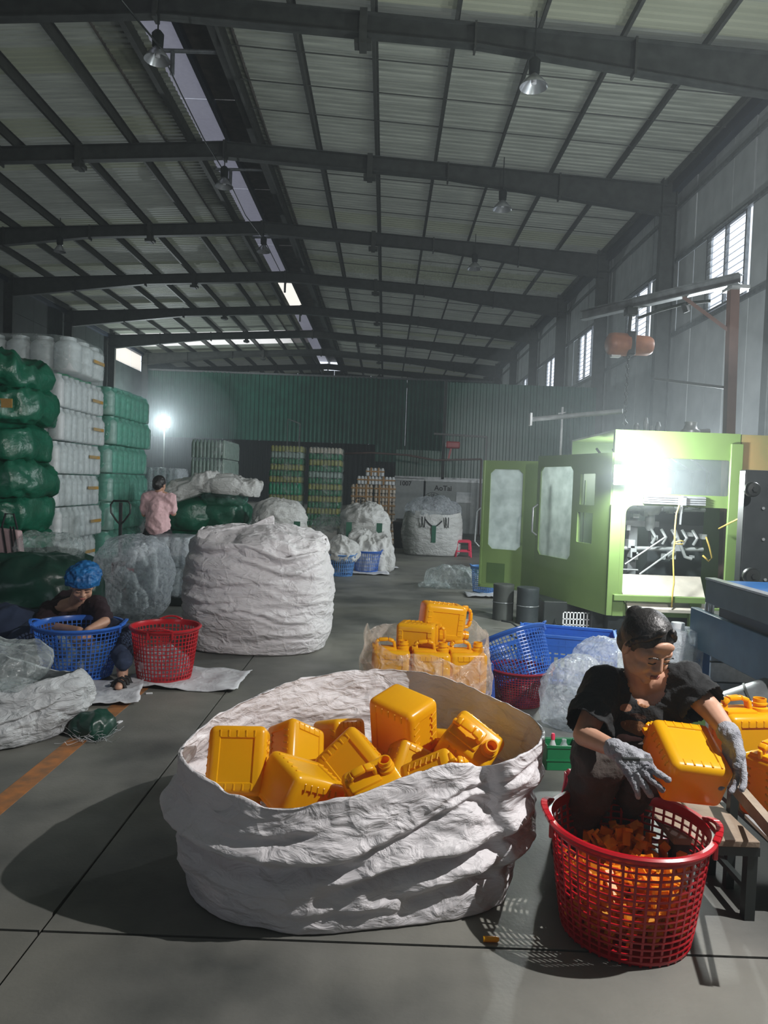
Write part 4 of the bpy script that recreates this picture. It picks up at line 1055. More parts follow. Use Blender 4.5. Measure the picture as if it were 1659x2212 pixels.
hs3 = thing('air_hose', 'straight yellow hose stretched from the opening to the dark mould block', 'hose', tuple(P7(1580, 1128, 7.2)))
b = MB(); b.tube([P7(1553, 1142, 7.3)-hs3.location, P7(1580, 1128, 7.0)-hs3.location, P7(1616, 1111, 6.4)-hs3.location], .008); b.build('hose_run', 'hose_yellow', hs3, smooth='full')
# dark legs and drums under the cabin, clutter of black hoses
for k, (px, Y, r, lb) in enumerate(((1087, 8.3, .115, 'left dark cylindrical drum under the open green door'), (1140, 8.1, .12, 'right dark cylindrical drum under the green cabin'))):
    p = at(px, 1300, Y); t = thing('drum', lb, 'drum', (p.x, Y, 0))
    MB().lathe([(r, 0), (r*1.03, .02), (r, .05), (r, .36), (r*1.03, .38), (r, .40), (.01, .40)], 24).build('drum_body', 'steel_dark' if k == 0 else 'machine_black', t, smooth=True)
    MB().tube([(r*math.cos(a*PI/10), r*math.sin(a*PI/10), .2) for a in range(20)], .006, 6, closed=True).build('hoop', 'steel_mid', t)
t = thing('support_plinth', 'black steel base of the green machine above the floor hoses', 'machine', (2.2, 8.0, 0))
MB().box((-.42, .05, 0), (.0, 1.1, .26)).build('plinth', 'black_iron', t, bevel=.01, bseg=1); MB().box((.0, -.35, .0), (.14, 1.2, .24)).build('skid', 'black_iron', t)
b = MB(); rnd = random.Random(9)
for k in range(16):
    p = Vector((rnd.uniform(1.7, 2.3), rnd.uniform(6.7, 7.5), .02)); pts = []
    d = rnd.uniform(0, 6)
    for q in range(9): pts.append(p.copy()); d += rnd.uniform(-.9, .9); p = p+Vector((math.cos(d)*.10, math.sin(d)*.10, rnd.uniform(-.02, .03))); p.z = max(.015, min(.16, p.z))
    b.tube(pts, .010, 6)
tag(b.build('hose_tangle', 'black_iron', None, smooth='full'), 'tangle of black hoses on the floor under the green machine', 'hoses', kind='stuff')
o = blob_mesh(.22, .10, .035, seed=8, n=40, m=16, wr=.015, wscale=8).build('rag', 'woven_mat', None, smooth='full', loc=(2.02, 6.65, 0)); tag(o, 'white crumpled sheet lying under the hose tangle', 'cloth')
t = thing('basket', 'white plastic grid crate behind the black hoses under the machine', 'basket', (2.12, 7.75, 0))
b = MB()
for k in range(12): b.box((-.2+k*.036, 0, 0), (-.188+k*.036, .01, .2))
for z in (0, .06, .12, .19): b.box((-.2, 0, z), (.2, .01, z+.01))
b.box((-.2, 0, 0), (.2, .25, .01)); b.build('lattice', 'white_matte', t)
# black mould block with round knobs, right
t = thing('mould_block', 'dark steel mould plate with two round black knobs at the right edge', 'machine', (2.62, 5.6, 0))
xm = at(1614, 1100, 5.5).x-2.62
MB().box((xm, -.05, at(1640, 1262, 5.5).z), (xm+.9, .05, at(1640, 1015, 5.5).z)).build('plate', 'machine_black', t, bevel=.008)
MB().box((xm+.05, 0, .0), (xm+.8, .04, at(1640, 1262, 5.5).z)).build('stand', 'machine_blue', t)
for (px, py, r) in ((1620, 1057, .055), (1618, 1243, .06)):
    p = at(px, py, 5.42)-Vector((2.62, 5.6, 0)); q = MB(); q.lathe([(.001, 0), (r*.8, 0), (r, .015), (r, .05), (r*.85, .065), (.001, .07)], 20, T(*p) @ R(PI/2, 'X')); q.lathe([(.001, .07), (.02, .07), (.02, .085), (.001, .085)], 6, T(*p) @ R(PI/2, 'X')); q.build('knob', 'black_iron', t, smooth=True)
for (px, py) in ((1648, 1098), (1648, 1165), (1652, 1252)):
    p = at(px, py, 5.54)-Vector((2.62, 5.6, 0)); MB().lathe([(.001, 0), (.012, 0), (.012, .01), (.001, .01)], 6, T(*p) @ R(PI/2, 'X')).build('bolt', 'steel_light', t)
# blue frame in front of it, running towards the viewer
t = thing('steel_bench', 'blue steel machine frame with sloping looking beam and leg at the right edge', 'frame', (2.09, 4.95, 0))
xf = at(1492, 1311, 5.0).x-2.09; zf = at(1492, 1311, 5.0).z; zl = at(1533, 1378, 5.0).z
MB().box((xf, -2.2, zf-.26), (xf+.05, .05, zf)).build('beam', 'machine_blue', t, bevel=.004, bseg=1)
MB().box((xf, .0, 0), (xf+.035, .045, zf-.2)).build('leg', 'grey_blue', t)
MB().box((xf+.035, .01, 0), (xf+.13, .05, zf-.2)).build('leg_plate', 'machine_blue_bright', t)
MB().box((xf+.05, -2.2, zf-.06), (xf+.7, .05, zf-.02)).build('bed', 'machine_black', t)
MB().box((xf+.6, -2.2, zf-.26), (xf+.65, .05, zf-.06)).build('beam', 'machine_blue', t)
q = MB(); q.lathe([(.001, 0), (.03, 0), (.03, .06), (.02, .08), (.001, .08)], 12, T(xf+.06, -.1, zf-.02)); q.build('bolt_head', 'aluminium', t, smooth=True)
t = thing('carriage', 'grey sliding carriage box resting on the blue machine frame', 'machine', (at(1515, 1300, 4.8).x, 4.75, zf-.02))
MB().box((0, -.95, .09), (.05, 0, .24)).build('side_plate', 'grey_blue', t, bevel=.005, bseg=1); MB().box((-.005, -.95, .24), (.06, .0, .252)).build('edge_strip', 'aluminium', t)
MB().box((.05, -.90, .0), (.4, -.1, .20)).build('block', 'black_iron', t); MB().box((.05, -.95, .22), (.55, 0, .235)).build('deck', 'machine_blue_bright', t)
MB().box((.05, -.97, .02), (.5, -.95, .235)).build('end_plate', 'machine_blue_bright', t)
# grey duct low behind the cans
t = thing('duct', 'fat grey metal pipe lying low behind the yellow cans', 'pipe', tuple(fl(1600, 1560)))
pa = at(1530, 1565, 4.1)-t.location; pb = at(1760, 1490, 3.9)-t.location
MB().tube([pa, pb], .14, 24).build('pipe', 'steel_mid', t, smooth=True)
MB().tube([pa.lerp(pb, .45), pa.lerp(pb, .47)], .147, 24).build('collar', 'steel_dark', t, smooth=True)
for f in (.12, .9):
    q = pa.lerp(pb, f); MB().bar((q.x, q.y, -t.location.z), (q.x, q.y, q.z-.08), .05).build('support', 'black_iron', t)
for k in range(3):
    pass
t = thing('cabinet', 'pale grey panelled cabinet seen below the blue beam', 'cabinet', (at(1590, 1430, 5.15).x, 5.15, 0))
for k in range(3): MB().box((-.18, 0, .02+k*.145), (.8, .3, .155+k*.145)).build('panel', 'steel_light' if k != 1 else 'aluminium', t, bevel=.005, bseg=1)
t = thing('green_post', 'short olive green post behind the seated woman\'s waist', 'post', (at(1490, 1600, 3.9).x, 3.9, 0))
MB().box((-.06, -.04, 0), (.06, .04, .30)).build('post', 'machine_green_dark', t); MB().box((-.10, -.06, 0), (.10, .06, .012)).build('foot_plate', 'steel_dark', t)
# ---- jib beam, post and hoist above the machine
pj = Vector((at(1585, 900, 8.4).x, 8.4, 0)); ztop = at(1575, 612, 8.4).z
t = thing('jib_crane', 'steel jib beam on a brown post over the green machine', 'crane', tuple(pj))
q0 = Vector((-.08, 0, ztop)); b0 = at(1600, 602, 8.25)-pj; b1 = at(1258, 682, 9.8)-pj
MB().bar((0, 0, 0), (q0.x, 0, ztop-.05), .10, .10).build('post', 'brown_paint', t)
b = MB()
for dz, hw, hh in ((.055, .11, .012), (-.055, .11, .012), (0, .008, .11)): b.bar(b0+Vector((0, 0, dz)), b1+Vector((0, 0, dz)), hw, hh)
b.build('beam', 'steel_mid', t)
MB().bar((-.07, 0, ztop-.55), b0.lerp(b1, .32)+Vector((0, 0, -.06)), .04).build('brace', 'brown_paint', t)
MB().box((-.15, -.12, ztop-.08), (.05, .12, ztop-.04)).build('cap_plate', 'steel_light', t)
b = MB(); b.bar((-.07, .1, ztop-1.15), at(1412, 818, 9.0)-pj, .03); b.build('stay', 'steel_dark', t)
hp = at(1358, 745, 9.25)
t = thing('chain_hoist', 'rusty orange electric chain hoist hanging from the jib beam', 'hoist', tuple(hp))
Xh = R(.12, 'Z') @ R(PI/2, 'Y')
b = MB(); b.lathe([(.001, -.27), (.10, -.27), (.13, -.25), (.14, -.20), (.14, -.02), (.001, -.02)], 24, Xh); b.build('drum_housing', 'hoist_orange', t, smooth=True)
b = MB(); b.lathe([(.001, .04), (.12, .04), (.125, .08), (.12, .25), (.10, .29), (.001, .29)], 24, Xh); b.build('motor', 'hoist_orange', t, smooth=True)
MB().box((-.04, -.12, -.14), (.06, .12, .15)).build('gearbox', 'black_iron', t, bevel=.02)
MB().box((-.22, -.05, -.16), (-.10, .05, -.12)).build('end_light', 'white_matte', t, bevel=.01)
zr_ = at(1362, 660, 9.25).z-hp.z
b = MB(); b.bar((0, 0, .13), (.01, 0, zr_-.02), .04); b.box((-.06, -.07, zr_-.12), (.08, .07, zr_-.02)); b.build('trolley', 'black_iron', t, bevel=.008, bseg=1)
b = MB(); b.tube([(.1, 0, zr_-.15), (.35, 0, zr_-.05), (.62, -.1, zr_+.02), (.9, -.2, zr_+.04)], .02, 6); b.tube([(.62, -.1, zr_+.02), (.66, -.1, zr_-.08)], .04, 6); b.build('cable', 'black_iron', t, smooth=True)
ch = at(1352, 900, 9.25).z-hp.z; lk = None
for k in range(14):
    z = -.15+(ch+.15)*k/13
    if lk is None: lk = MB().tube([(.018*math.cos(a*PI/4), 0, .030*math.sin(a*PI/4)) for a in range(8)], .006, 5, closed=True).build('chain_link', 'black_iron', t); lk.location = (0, 0, z)
    else: inst(lk, t, T(0, 0, z) @ R(PI/2*(k % 2)))
MB().tube([(0, 0, ch), (0, 0, ch-.05), (.03, 0, ch-.08), (0, 0, ch-.11), (-.03, 0, ch-.08)], .010, 6).build('hook', 'steel_mid', t, smooth=True)
# lower pipe boom
t = thing('pipe_boom', 'pale horizontal pipe boom with square end plate above the green cabin', 'pipe', tuple(at(1240, 898, 8.8)))
pa = at(1146, 906, 9.0)-t.location; pb = at(1345, 888, 8.5)-t.location
MB().tube([pa, pb], .028, 12).build('pipe', 'steel_light', t, smooth=True); MB().box((pa.x-.012, pa.y-.05, pa.z-.075), (pa.x+.012, pa.y+.05, pa.z+.075)).build('end_plate', 'white_matte', t)
pq = at(1214, 905, 8.85)-t.location
b = MB(); b.bar(pq+Vector((0, 0, .14)), (pq.x, pq.y, -t.location.z+1.75), .022); b.bar(pq+Vector((-.05, 0, .06)), pq+Vector((.04, 0, .08)), .014); b.build('support_rod', 'steel_mid', t)
# ---- pale board on the right wall and electrical conduit
o = MB().box((WR-.05, 11.2, 2.9), (WR-.005, 12.4, 4.0)).build('notice_board', 'white_board', None, bevel=.004, bseg=1); tag(o, 'blank pale board fixed low on the panelled right wall', 'board')
# ================================================================== LEFT BALES
XF = -4.375
def bale_at(label, Y0, dep, wid, z, h, nx, ny, mname, fmat, group, seed, xf=XF, tape=True, jn='jug', cat='bale'):
    return bale(label, (xf-wid/2, Y0+dep/2, z), wid, dep, h, nx, ny, mname, fmat, group, tape, seed, name='bottle_bale', cat=cat, jn=jn)
rnd = random.Random(2)
G = 'film wrapped bales of white jugs stacked on the left'
hh = .435; z = .12
ords = ['lowest', 'second from the floor', 'third from the floor', 'fourth from the floor', 'fifth from the floor', 'sixth from the floor']
t = thing('pallet', 'wooden pallet under the white jug stack, mostly hidden', 'pallet', (XF-.55, 10.7, 0))
for k in range(5): MB().box((-.5, -.62+k*.28, .09), (.5, -.50+k*.28, .115)).build('board', 'wood', t)
for k in range(3): MB().box((-.45+k*.4, -.62, 0), (-.35+k*.4, .62, .09)).build('block', 'wood', t)
for k in range(6):
    dx = (-.03, .05, .0, .01, .06, .04)[k]
    bale_at('white jug bale with orange tape, %s in the tall white stack' % ords[k], 9.85, 1.55, 1.0, z, hh, 5, 8, 'white_jug', 'wrap_film', G, k+1, xf=XF+dx); z += hh+.012
bale_at('widest white jug bale lying on top of the tall white stack', 9.75, 1.1, 1.6, z, .47, 5, 3, 'white_jug', 'wrap_film', G, 12, xf=at(165, 770, 9.8).x)
# green-white bale stack behind
G = 'film wrapped bales of pale green jugs behind the white stack'
z = .12
for k in range(6):
    bale_at('pale green bale, %s in the stack behind the white jugs' % ords[k], 11.75, 1.9, 1.1, z, .45, 4, 8, 'teal_jug', 'teal_film', G, k+20, xf=XF+(.02, .05, .03, .0, .06, .02)[k], tape=False); z += .46
bale_at('small dark green bale on top of the pale green stack', 11.6, 1.3, 1.0, z, .42, 4, 5, 'teal_jug', 'green_film', G, 30, xf=XF-.75, tape=False)
# big green bags at the far left
G = 'green film bags stacked at the left edge'
z = .0; zs = [.36, .42, .40, .42, .44, .40, .36]
nm = ['lowest', 'second', 'third', 'fourth', 'fifth', 'sixth', 'topmost']
for k, h in enumerate(zs):
    p = at(70, 1000, 8.6)
    o = blob_mesh(.80, .55, h/2*1.02, seed=k+40, n=90, m=44, e=.55, wr=.055, wscale=5, flat=.06).build('plastic_bag', 'green_bag', None, smooth='full', loc=(p.x-.78+(.0, .03, -.02, .05, -.03, .02, -.04)[k], 8.75, z)); tag(o, '%s glossy green bag%s in the pile at the left edge' % (nm[k], '' if k in (0, 6) else ' from the floor'), 'bag', G); z += h*.985
    if k == 5: o2 = MB().box((-.10, -.004, -.05), (.12, .004, .05)).build('tape', 'tape', o, loc=(.60, -.56, h*.5))
# dark pile in front at the left with handbag
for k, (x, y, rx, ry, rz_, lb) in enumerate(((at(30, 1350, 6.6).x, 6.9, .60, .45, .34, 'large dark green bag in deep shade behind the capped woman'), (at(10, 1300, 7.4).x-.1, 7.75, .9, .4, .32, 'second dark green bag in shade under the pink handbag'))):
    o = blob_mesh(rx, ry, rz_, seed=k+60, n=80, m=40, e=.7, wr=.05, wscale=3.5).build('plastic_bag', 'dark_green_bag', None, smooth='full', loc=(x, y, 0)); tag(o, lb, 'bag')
p = at(12, 1218, 7.2)
t = thing('handbag', 'pink handbag with dark straps on the bags at the left edge', 'handbag', (p.x, 7.25, .62))
b = MB(); b.poly([(-.17, 0), (.12, 0), (.09, .26), (-.14, .28)], .10); b.build('body', 'handbag_pink', t, bevel=.02, bseg=3, smooth=True)
for (x0_, x1_) in ((-.06, -.01), (.02, .06), (.05, .10)): MB().bar((x0_, -.012, .30), (x1_, -.012, .01), .016, .008, up=(0, 1, 0)).build('strap', 'black_cloth', t)
MB().tube([(-.1, .05, .27), (-.06, .05, .42), (.02, .05, .42), (.06, .05, .27)], .010).build('handle', 'black_cloth', t, smooth=True)
p = at(90, 1232, 7.3); o = blob_mesh(.30, .22, .13, seed=71, n=90, m=40, wr=.03, wscale=7).build('plastic_bag', 'clear_film', None, smooth='full', loc=(p.x, 7.4, .60)); tag(o, 'crumpled clear bag lying on the dark bags beside the pink handbag', 'bag')
# clear bag of white bottles
p = fl(262, 1346); cx, cy = p.x, p.y+.32
t = thing('plastic_bag', 'tall clear plastic bag full of white bottles behind the capped woman', 'bag', (cx, cy, 0))
L_ = []
rm = ellipse(0, 0, .30, .27, .78, 16, 2.4, dz=lambda a: .05*math.sin(3*a)); bs = ellipse(0, 0, .37, .30, 0, 16, 2.6)
blob_mesh(.355, .30, .42, seed=72, n=120, m=60, e=.75, wr=.03, wscale=5, flat=.06).build('bag_film', 'milky_film', t, smooth='full')
for k in range(14):
    a = k*2.4; r = .07+.16*(k/14)**.5; jug('s', .09, .09, .22, t, T(r*math.cos(a), r*math.sin(a), .08+.23*(k % 3)) @ Euler((rnd.uniform(-.5, .5), rnd.uniform(-.5, .5), 0)).to_matrix().to_4x4(), 'bottle', 'white_jug', .5)
# white bottle bales next to it
for k in range(2):
    p = at(362, 1300, 8.4)
    bale('milky bottle bale, %s of two between the clear bag and the big white sack' % ('lower' if k == 0 else 'upper'), (p.x, 8.7, .10+k*.345), .52, .6, .335, 4, 5, 'white_jug', 'milky_film', 'milky bottle bales', False, k+80)
o = MB().box((-.30, -.34, 0), (.30, .34, .10)).build('base_board', 'black_iron', None, loc=(at(362, 1300, 8.4).x, 8.7, 0), bevel=.01); tag(o, 'dark low platform under the two milky bottle bales', 'pallet')
# ================================================================== WHITE SACK IN THE MIDDLE
c = Vector((at(560, 1300, 6.62).x, 6.62, 0))
t = thing('woven_sack', 'big full white woven sack standing in the middle with folded top', 'sack', tuple(c))
rm = ellipse(0, 0, .585, .50, .94, 22, 2.5, dz=lambda a: .05*math.sin(a)+.035*math.sin(3*a+1)-.045*math.cos(a)+.02*math.sin(7*a))
bs = ellipse(0, 0, .60, .52, 0, 22, 2.7)
sack_mesh(bs, rm, depth=.12, bulge=.05, wr=.016, seed=11, n=260, nz=80, wscale=3.6, horiz=3.4, inset=.01, creases=((.9, -1.7, 1.2, .03, .035, .04), (.78, -1.2, .8, -.1, .02, .03), (.6, -1.9, .8, .05, .012, .025), (.35, -1.3, .9, -.04, .014, .02), (.15, -1.1, .8, .06, .018, .03), (.45, -2.2, .6, .05, .012, .02), (.82, -.6, .6, .1, .02, .03))).build('sack_body', 'woven_white', t, smooth='full')
o = blob_mesh(.56, .48, .13, seed=12, n=130, m=40, e=.9, wr=.045, wscale=4, flat=.0).build('folded_top', 'woven_white', t, smooth='full', loc=(.02, .02, .74))
b = MB()
for k in range(1): 
    L2 = []
    for i in range(10):
        f = i/9; L2.append([Vector((-.50+.62*f+.0*q, -.30+.25*f-.05*math.sin(q*2), .91+.16*f+.05*math.sin(q*1.5+f*4)+(q-3)*.028)) for q in range(7)])
    vs = [p_ for r_ in L2 for p_ in r_]; b.add(vs, [(i*7+q, i*7+q+1, (i+1)*7+q+1, (i+1)*7+q) for i in range(9) for q in range(6)])
o = b.build('flap', 'woven_white', t, smooth='full'); sm = o.modifiers.new('s', 'SOLIDIFY'); sm.thickness = .008; o.modifiers.new('u', 'SUBSURF').levels = 2
# ================================================================== MIDDLE DISTANCE
def strap_loop(parent, a, b_, up, m, r=.02, n=10):
    a = Vector(a); b_ = Vector(b_); pts = [a.lerp(b_, i/n)+Vector(up)*math.sin(PI*i/n) for i in range(n+1)]
    q = MB()
    for p, w_ in zip(pts, pts[1:]): q.bar(p, w_, r*2, .006, up=(0, 1, 0))
    return q.build('strap', m, parent)
def bulk_bag(label, px, py, Y, rx, ry, h, seed, straps='strap_green', top=.8, dark=True, cap='woven_far', name='bulk_bag'):
    p = at(px, py, Y); t = thing(name, label, 'sack', (p.x, Y+ry*.5, 0))
    bs = ellipse(0, 0, rx*.97, ry*.97, 0, 18, 3); rm = ellipse(0, 0, rx, ry, h, 18, 2.6, dz=lambda a: .03*math.sin(3*a+seed))
    sack_mesh(bs, rm, depth=.05, bulge=.05, wr=.016, seed=seed, n=130, nz=40, wscale=4, horiz=3).build('sack_body', 'woven_far', t, smooth='full')
    blob_mesh(rx*.95, ry*.95, .22*top, seed=seed+1, n=80, m=30, e=1., wr=.045, wscale=6, flat=0).build('filling', cap, t, smooth='full', loc=(0, 0, h-.20*top))
    return t
# far sack with dark loop
t = bulk_bag('large white bulk sack with black loop and green strap near the white cabinets', 936, 1120, 15.9, .60, .50, .92, 21, top=1.25, cap='milky_film')
strap_loop(t, (-.20, -.50, .80), (.20, -.50, .80), (0, -.06, -.16), 'black_cloth', .012); MB().box((-.045, -.575, .30), (.045, -.565, .66)).build('strap', 'strap_green', t)
for x in (-.26, -.2, .24, .3): MB().box((x-.01, -.555, .62), (x+.01, -.545, .84)).build('strap', 'black_cloth', t)
# double sack centre with green straps
t = bulk_bag('white bulk sack with two green straps behind the blue baskets', 790, 1120, 13.2, .42, .40, .82, 23, top=1.1)
for x in (-.28, .25): MB().box((x-.05, -.50, .50), (x+.05, -.485, .80)).build('strap', 'strap_green', t)
b = MB(); b.lathe([(.14, -.03), (.165, 0), (.165, .04), (.13, .05), (.12, .0)], 20, T(-.33, -.42, .42) @ R(PI/2, 'X') @ R(.5, 'Y'), cap=False); b.build('filling_spout', 'woven_far', t, smooth=True)
t = bulk_bag('white bulk sack with raised white loop handles just behind the big white sack', 600, 1120, 11.8, .42, .40, .86, 25, top=1.2)
strap_loop(t, (-.32, -.36, .82), (.12, -.36, .84), (0, 0, .22), 'woven_far', .02); strap_loop(t, (.12, -.38, .84), (.36, -.30, .66), (0, 0, .14), 'woven_far', .02)
for x in (-.08, .34): MB().box((x-.05, -.47, .58), (x+.05, -.455, .85)).build('strap', 'strap_green', t)
bulk_bag('smaller grey plastic covered sack behind the loop handled sack', 556, 1110, 13.4, .36, .35, .66, 27, cap='clear_film')
bulk_bag('pale sack in clear film between the loop handled and green strapped sacks', 712, 1110, 13.6, .30, .3, .62, 28, cap='clear_film')
# crumpled sack in blue basket
def mat_on_floor(label, px, py, w_, d_, rz=0., seed=1, name='sack_mat', m='woven_mat'):
    p = fl(px, py); b = MB(); n = 22; vs = []
    for i in range(n+1):
        for j in range(n+1):
            u = i/n*2-1; v = j/n*2-1; k = 1+.06*noise.noise(Vector((u*2, v*2, seed)))
            z = .004+max(0, .022*ridged((u, v, 0), 1.8, 2, seed)*(.4+.6*max(abs(u), abs(v))))
            vs.append((u*w_/2*k, v*d_/2*k, z))
    b.add(vs, [(i*(n+1)+j, (i+1)*(n+1)+j, (i+1)*(n+1)+j+1, i*(n+1)+j+1) for i in range(n) for j in range(n)])
    o = b.build(name, m, None, smooth='full', loc=(p.x, p.y, 0)); o.rotation_euler.z = rz
    sm = o.modifiers.new('s', 'SOLIDIFY'); sm.thickness = .003; sm.offset = 1
    return tag(o, label, 'mat')
pb = fl(733, 1246); basket('basket', 'pale blue basket heaped with white cloth, left of the darker blue basket', (pb.x, pb.y+.2, 0), .19, .235, .34, 'blue_plastic_pale', rows=6, cols=40, bar=.007)
o = blob_mesh(.23, .22, .16, seed=31, n=90, m=40, e=1, wr=.045, wscale=8, flat=.0).build('crumpled_sack', 'woven_far', None, smooth='full', loc=(pb.x, pb.y+.2, .22)); tag(o, 'white crumpled sack heaped in the pale blue basket', 'sack')
o = blob_mesh(.42, .28, .19, seed=32, n=110, m=44, e=1, wr=.055, wscale=6, flat=.3).build('crumpled_sack', 'woven_far', None, smooth='full', loc=(pb.x+.40, pb.y+1.02, 0)); o.scale = (1, 1, 1.7); tag(o, 'wide heap of crumpled white sacks behind the two blue baskets', 'sack')
pb = fl(790, 1238); basket('basket', 'blue lattice basket on a white mat, right of the pale blue one', (pb.x, pb.y+.16, .02), .19, .245, .34, 'blue_plastic', rows=6, cols=40, bar=.007)
mat_on_floor('flat white sack mat under the darker blue basket', 790, 1238, .75, .6, .1, 3); mat_on_floor('small white sack piece lying right of the blue baskets', 838, 1228, .34, .22, .3, 4)
# pallet jacks: handle on a long tiller, fork body
def pallet_jack(label, px, py, Y, loc_y, zl_, col_='black_iron', r=.012):
    t = thing('pallet_jack', label, 'pallet jack', (at(px, py, Y).x, Y, 0)); zt_ = at(px, py, Y).z
    pts = [(.0, 0, -.30), (-.05, 0, -.25), (-.12, 0, -.15), (-.125, 0, -.05), (-.09, 0, .0), (.09, 0, .0), (.125, 0, -.05), (.12, 0, -.15), (.05, 0, -.25), (.0, 0, -.30)]
    b = MB(); b.tube([(x, y, z+zt_) for x, y, z in pts], r, 8); b.build('handle', col_, t, smooth=True)
    b = MB(); b.bar((0, 0, zt_-.02), (0, .02, .25), .035, .03); b.build('tiller', col_, t)
    b = MB(); b.box((-.1, 0, .10), (.1, .25, .35)); b.lathe([(.001, -.05), (.09, -.05), (.09, .05), (.001, .05)], 16, T(0, .05, .09) @ R(PI/2, 'Y')); b.build('pump', 'hoist_red', t)
    for s in (-1, 1): MB().box((s*.18-.07, .25, .06), (s*.18+.07, .75, .11)).build('fork', col_, t)
pallet_jack('pallet jack with dark looped handle in front of the pale green stack', 261, 1082, 9.3, 0, 0)
pallet_jack('pallet jack handle standing before the brown banded white bottle stack', 779, 1076, 16.4, 0, 0)
# green bags heap with white sacks on top
G = 'bright green bags in the heap behind the big white sack'
for k, (px, py, Y, rx, ry, rz_, z, lb) in enumerate(((430, 1150, 12.6, .62, .45, .33, 0., 'lowest wide green bag, left end of the green heap'), (500, 1140, 12.9, .50, .42, .32, .0, 'lowest green bag, right end of the green heap'),
        (415, 1120, 12.5, .40, .40, .30, .60, 'round green bag beside the pink shirted woman'), (475, 1110, 12.6, .50, .40, .30, .60, 'long green bag lying across the middle of the green heap'))):
    p = at(px, py, Y); o = blob_mesh(rx, ry, rz_, seed=k+100, n=80, m=36, e=.8, wr=.035, wscale=4, flat=.1).build('plastic_bag', 'green_bag', None, smooth='full', loc=(p.x, Y, z)); tag(o, lb, 'bag', G)
for k, (px, Y, rx, rz_, z, lb) in enumerate(((485, 12.3, .34, .17, 1.04, 'clear bag with a green tint on the green heap'), (545, 12.6, .30, .3, .0, 'clear film bundle at the right foot of the green heap'))):
    p = at(px, 1090, Y); o = blob_mesh(rx, .3, rz_, seed=k+110, n=90, m=40, e=.8, wr=.04, wscale=6, flat=.1).build('plastic_bag', 'teal_film', None, smooth='full', loc=(p.x, Y, z)); tag(o, lb, 'bag')
for k, (px, py, rx, rz_, ry, rot, lb) in enumerate(((425, 1055, .42, .13, .34, -.38, 'grey striped folded sack lying tilted on the green heap'), (497, 1052, .46, .12, .34, .06, 'second folded white sack lying on the green heap'))):
    p = at(px, py, 12.2); o = blob_mesh(rx, ry, rz_, seed=k+120, n=110, m=44, e=.5, wr=.05, wscale=6, flat=0).build('folded_sack', 'woven_far', None, smooth='full', loc=(p.x, 12.2, p.z-rz_)); o.rotation_euler.y = rot; tag(o, lb, 'sack')
# stacks of bottle packs
def pack_stack(px0, px1, py0, py1, Y, layers, dep, nx, group, base_label, base=0., name='bottle_pack', fm='wrap_film', rz=0., sides=(0, 1)):
    a = at(px0, py1, Y); c = at(px1, py0, Y); W_ = c.x-a.x; z = base; Ht = at((px0+px1)/2, py0, Y).z-base; h = Ht/len(layers); rr = random.Random(px0)
    for k, m in enumerate(layers):
        lb = base_label % ('lowest' if k == 0 else ('topmost' if k == len(layers)-1 else ('second', 'third', 'fourth', 'fifth', 'sixth', 'seventh', 'eighth', 'ninth', 'tenth')[k-1]+' from the bottom'))
        t = thing(name, lb, 'bottles', (a.x+W_/2+rr.uniform(-.02, .02), Y+dep/2, z), rz, group)
        jw = W_/nx; ny = max(2, int(dep/jw))
        rows = m if isinstance(m, tuple) else (m,)
        for q, mm in enumerate(rows):
            hh_ = h/len(rows)
            for i in range(nx): jug('p', jw*.94, jw*.94, hh_*.96, t, T(-W_/2+jw*(i+.5), -dep/2+jw/2, q*hh_), 'bottle', mm, .5)
            for i in range(1, ny): jug('p', jw*.94, jw*.94, hh_*.96, t, T(W_/2-jw/2, -dep/2+jw*(i+.5), q*hh_), 'bottle', mm, .5)
        film_box(W_, dep, h*.98, fm, t, k+px0, 'film', puff=.01, wr=.025); z += h
    return z
mat('pack_olive', (.36, .36, .10, 1), .35, transl=.2)
pack_stack(578, 652, 962, 1128, 17.6, ['olive_bottle' if False else ('pale_bottle', 'green_bottle'), ('green_bottle', 'pale_bottle'), ('pale_bottle', 'green_bottle'), ('pale_bottle', 'pack_olive'), ('emerald_bottle',), ('pack_olive', 'green_bottle'), ('pack_olive', 'green_bottle'), ('pale_bottle', 'pack_olive')][0:8], .9, 9, 'packs in the left green and yellow bottle stack', 'green and yellow bottle pack, %s of the left stack')
pack_stack(662, 737, 966, 1118, 17.8, [('green_bottle', 'pack_olive'), ('pack_olive', 'green_bottle'), ('green_bottle', 'pack_olive'), ('green_bottle', 'pack_olive'), ('green_bottle', 'pack_olive'), ('green_bottle', 'pale_bottle'), ('green_bottle', 'pack_olive'), ('green_bottle', 'cream_bottle')], .9, 9, 'packs in the right green and yellow bottle stack', 'green and yellow bottle pack, %s of the right stack')
pack_stack(412, 488, 948, 1052, 14.6, ['pale_bottle', 'pale_bottle', 'pale_bottle', 'pale_bottle', 'pale_bottle', 'pale_bottle'], 1.5, 9, 'packs in the pale green bottle stack', 'pale green clear bottle pack, %s behind the green heap', fm='wrap_film')
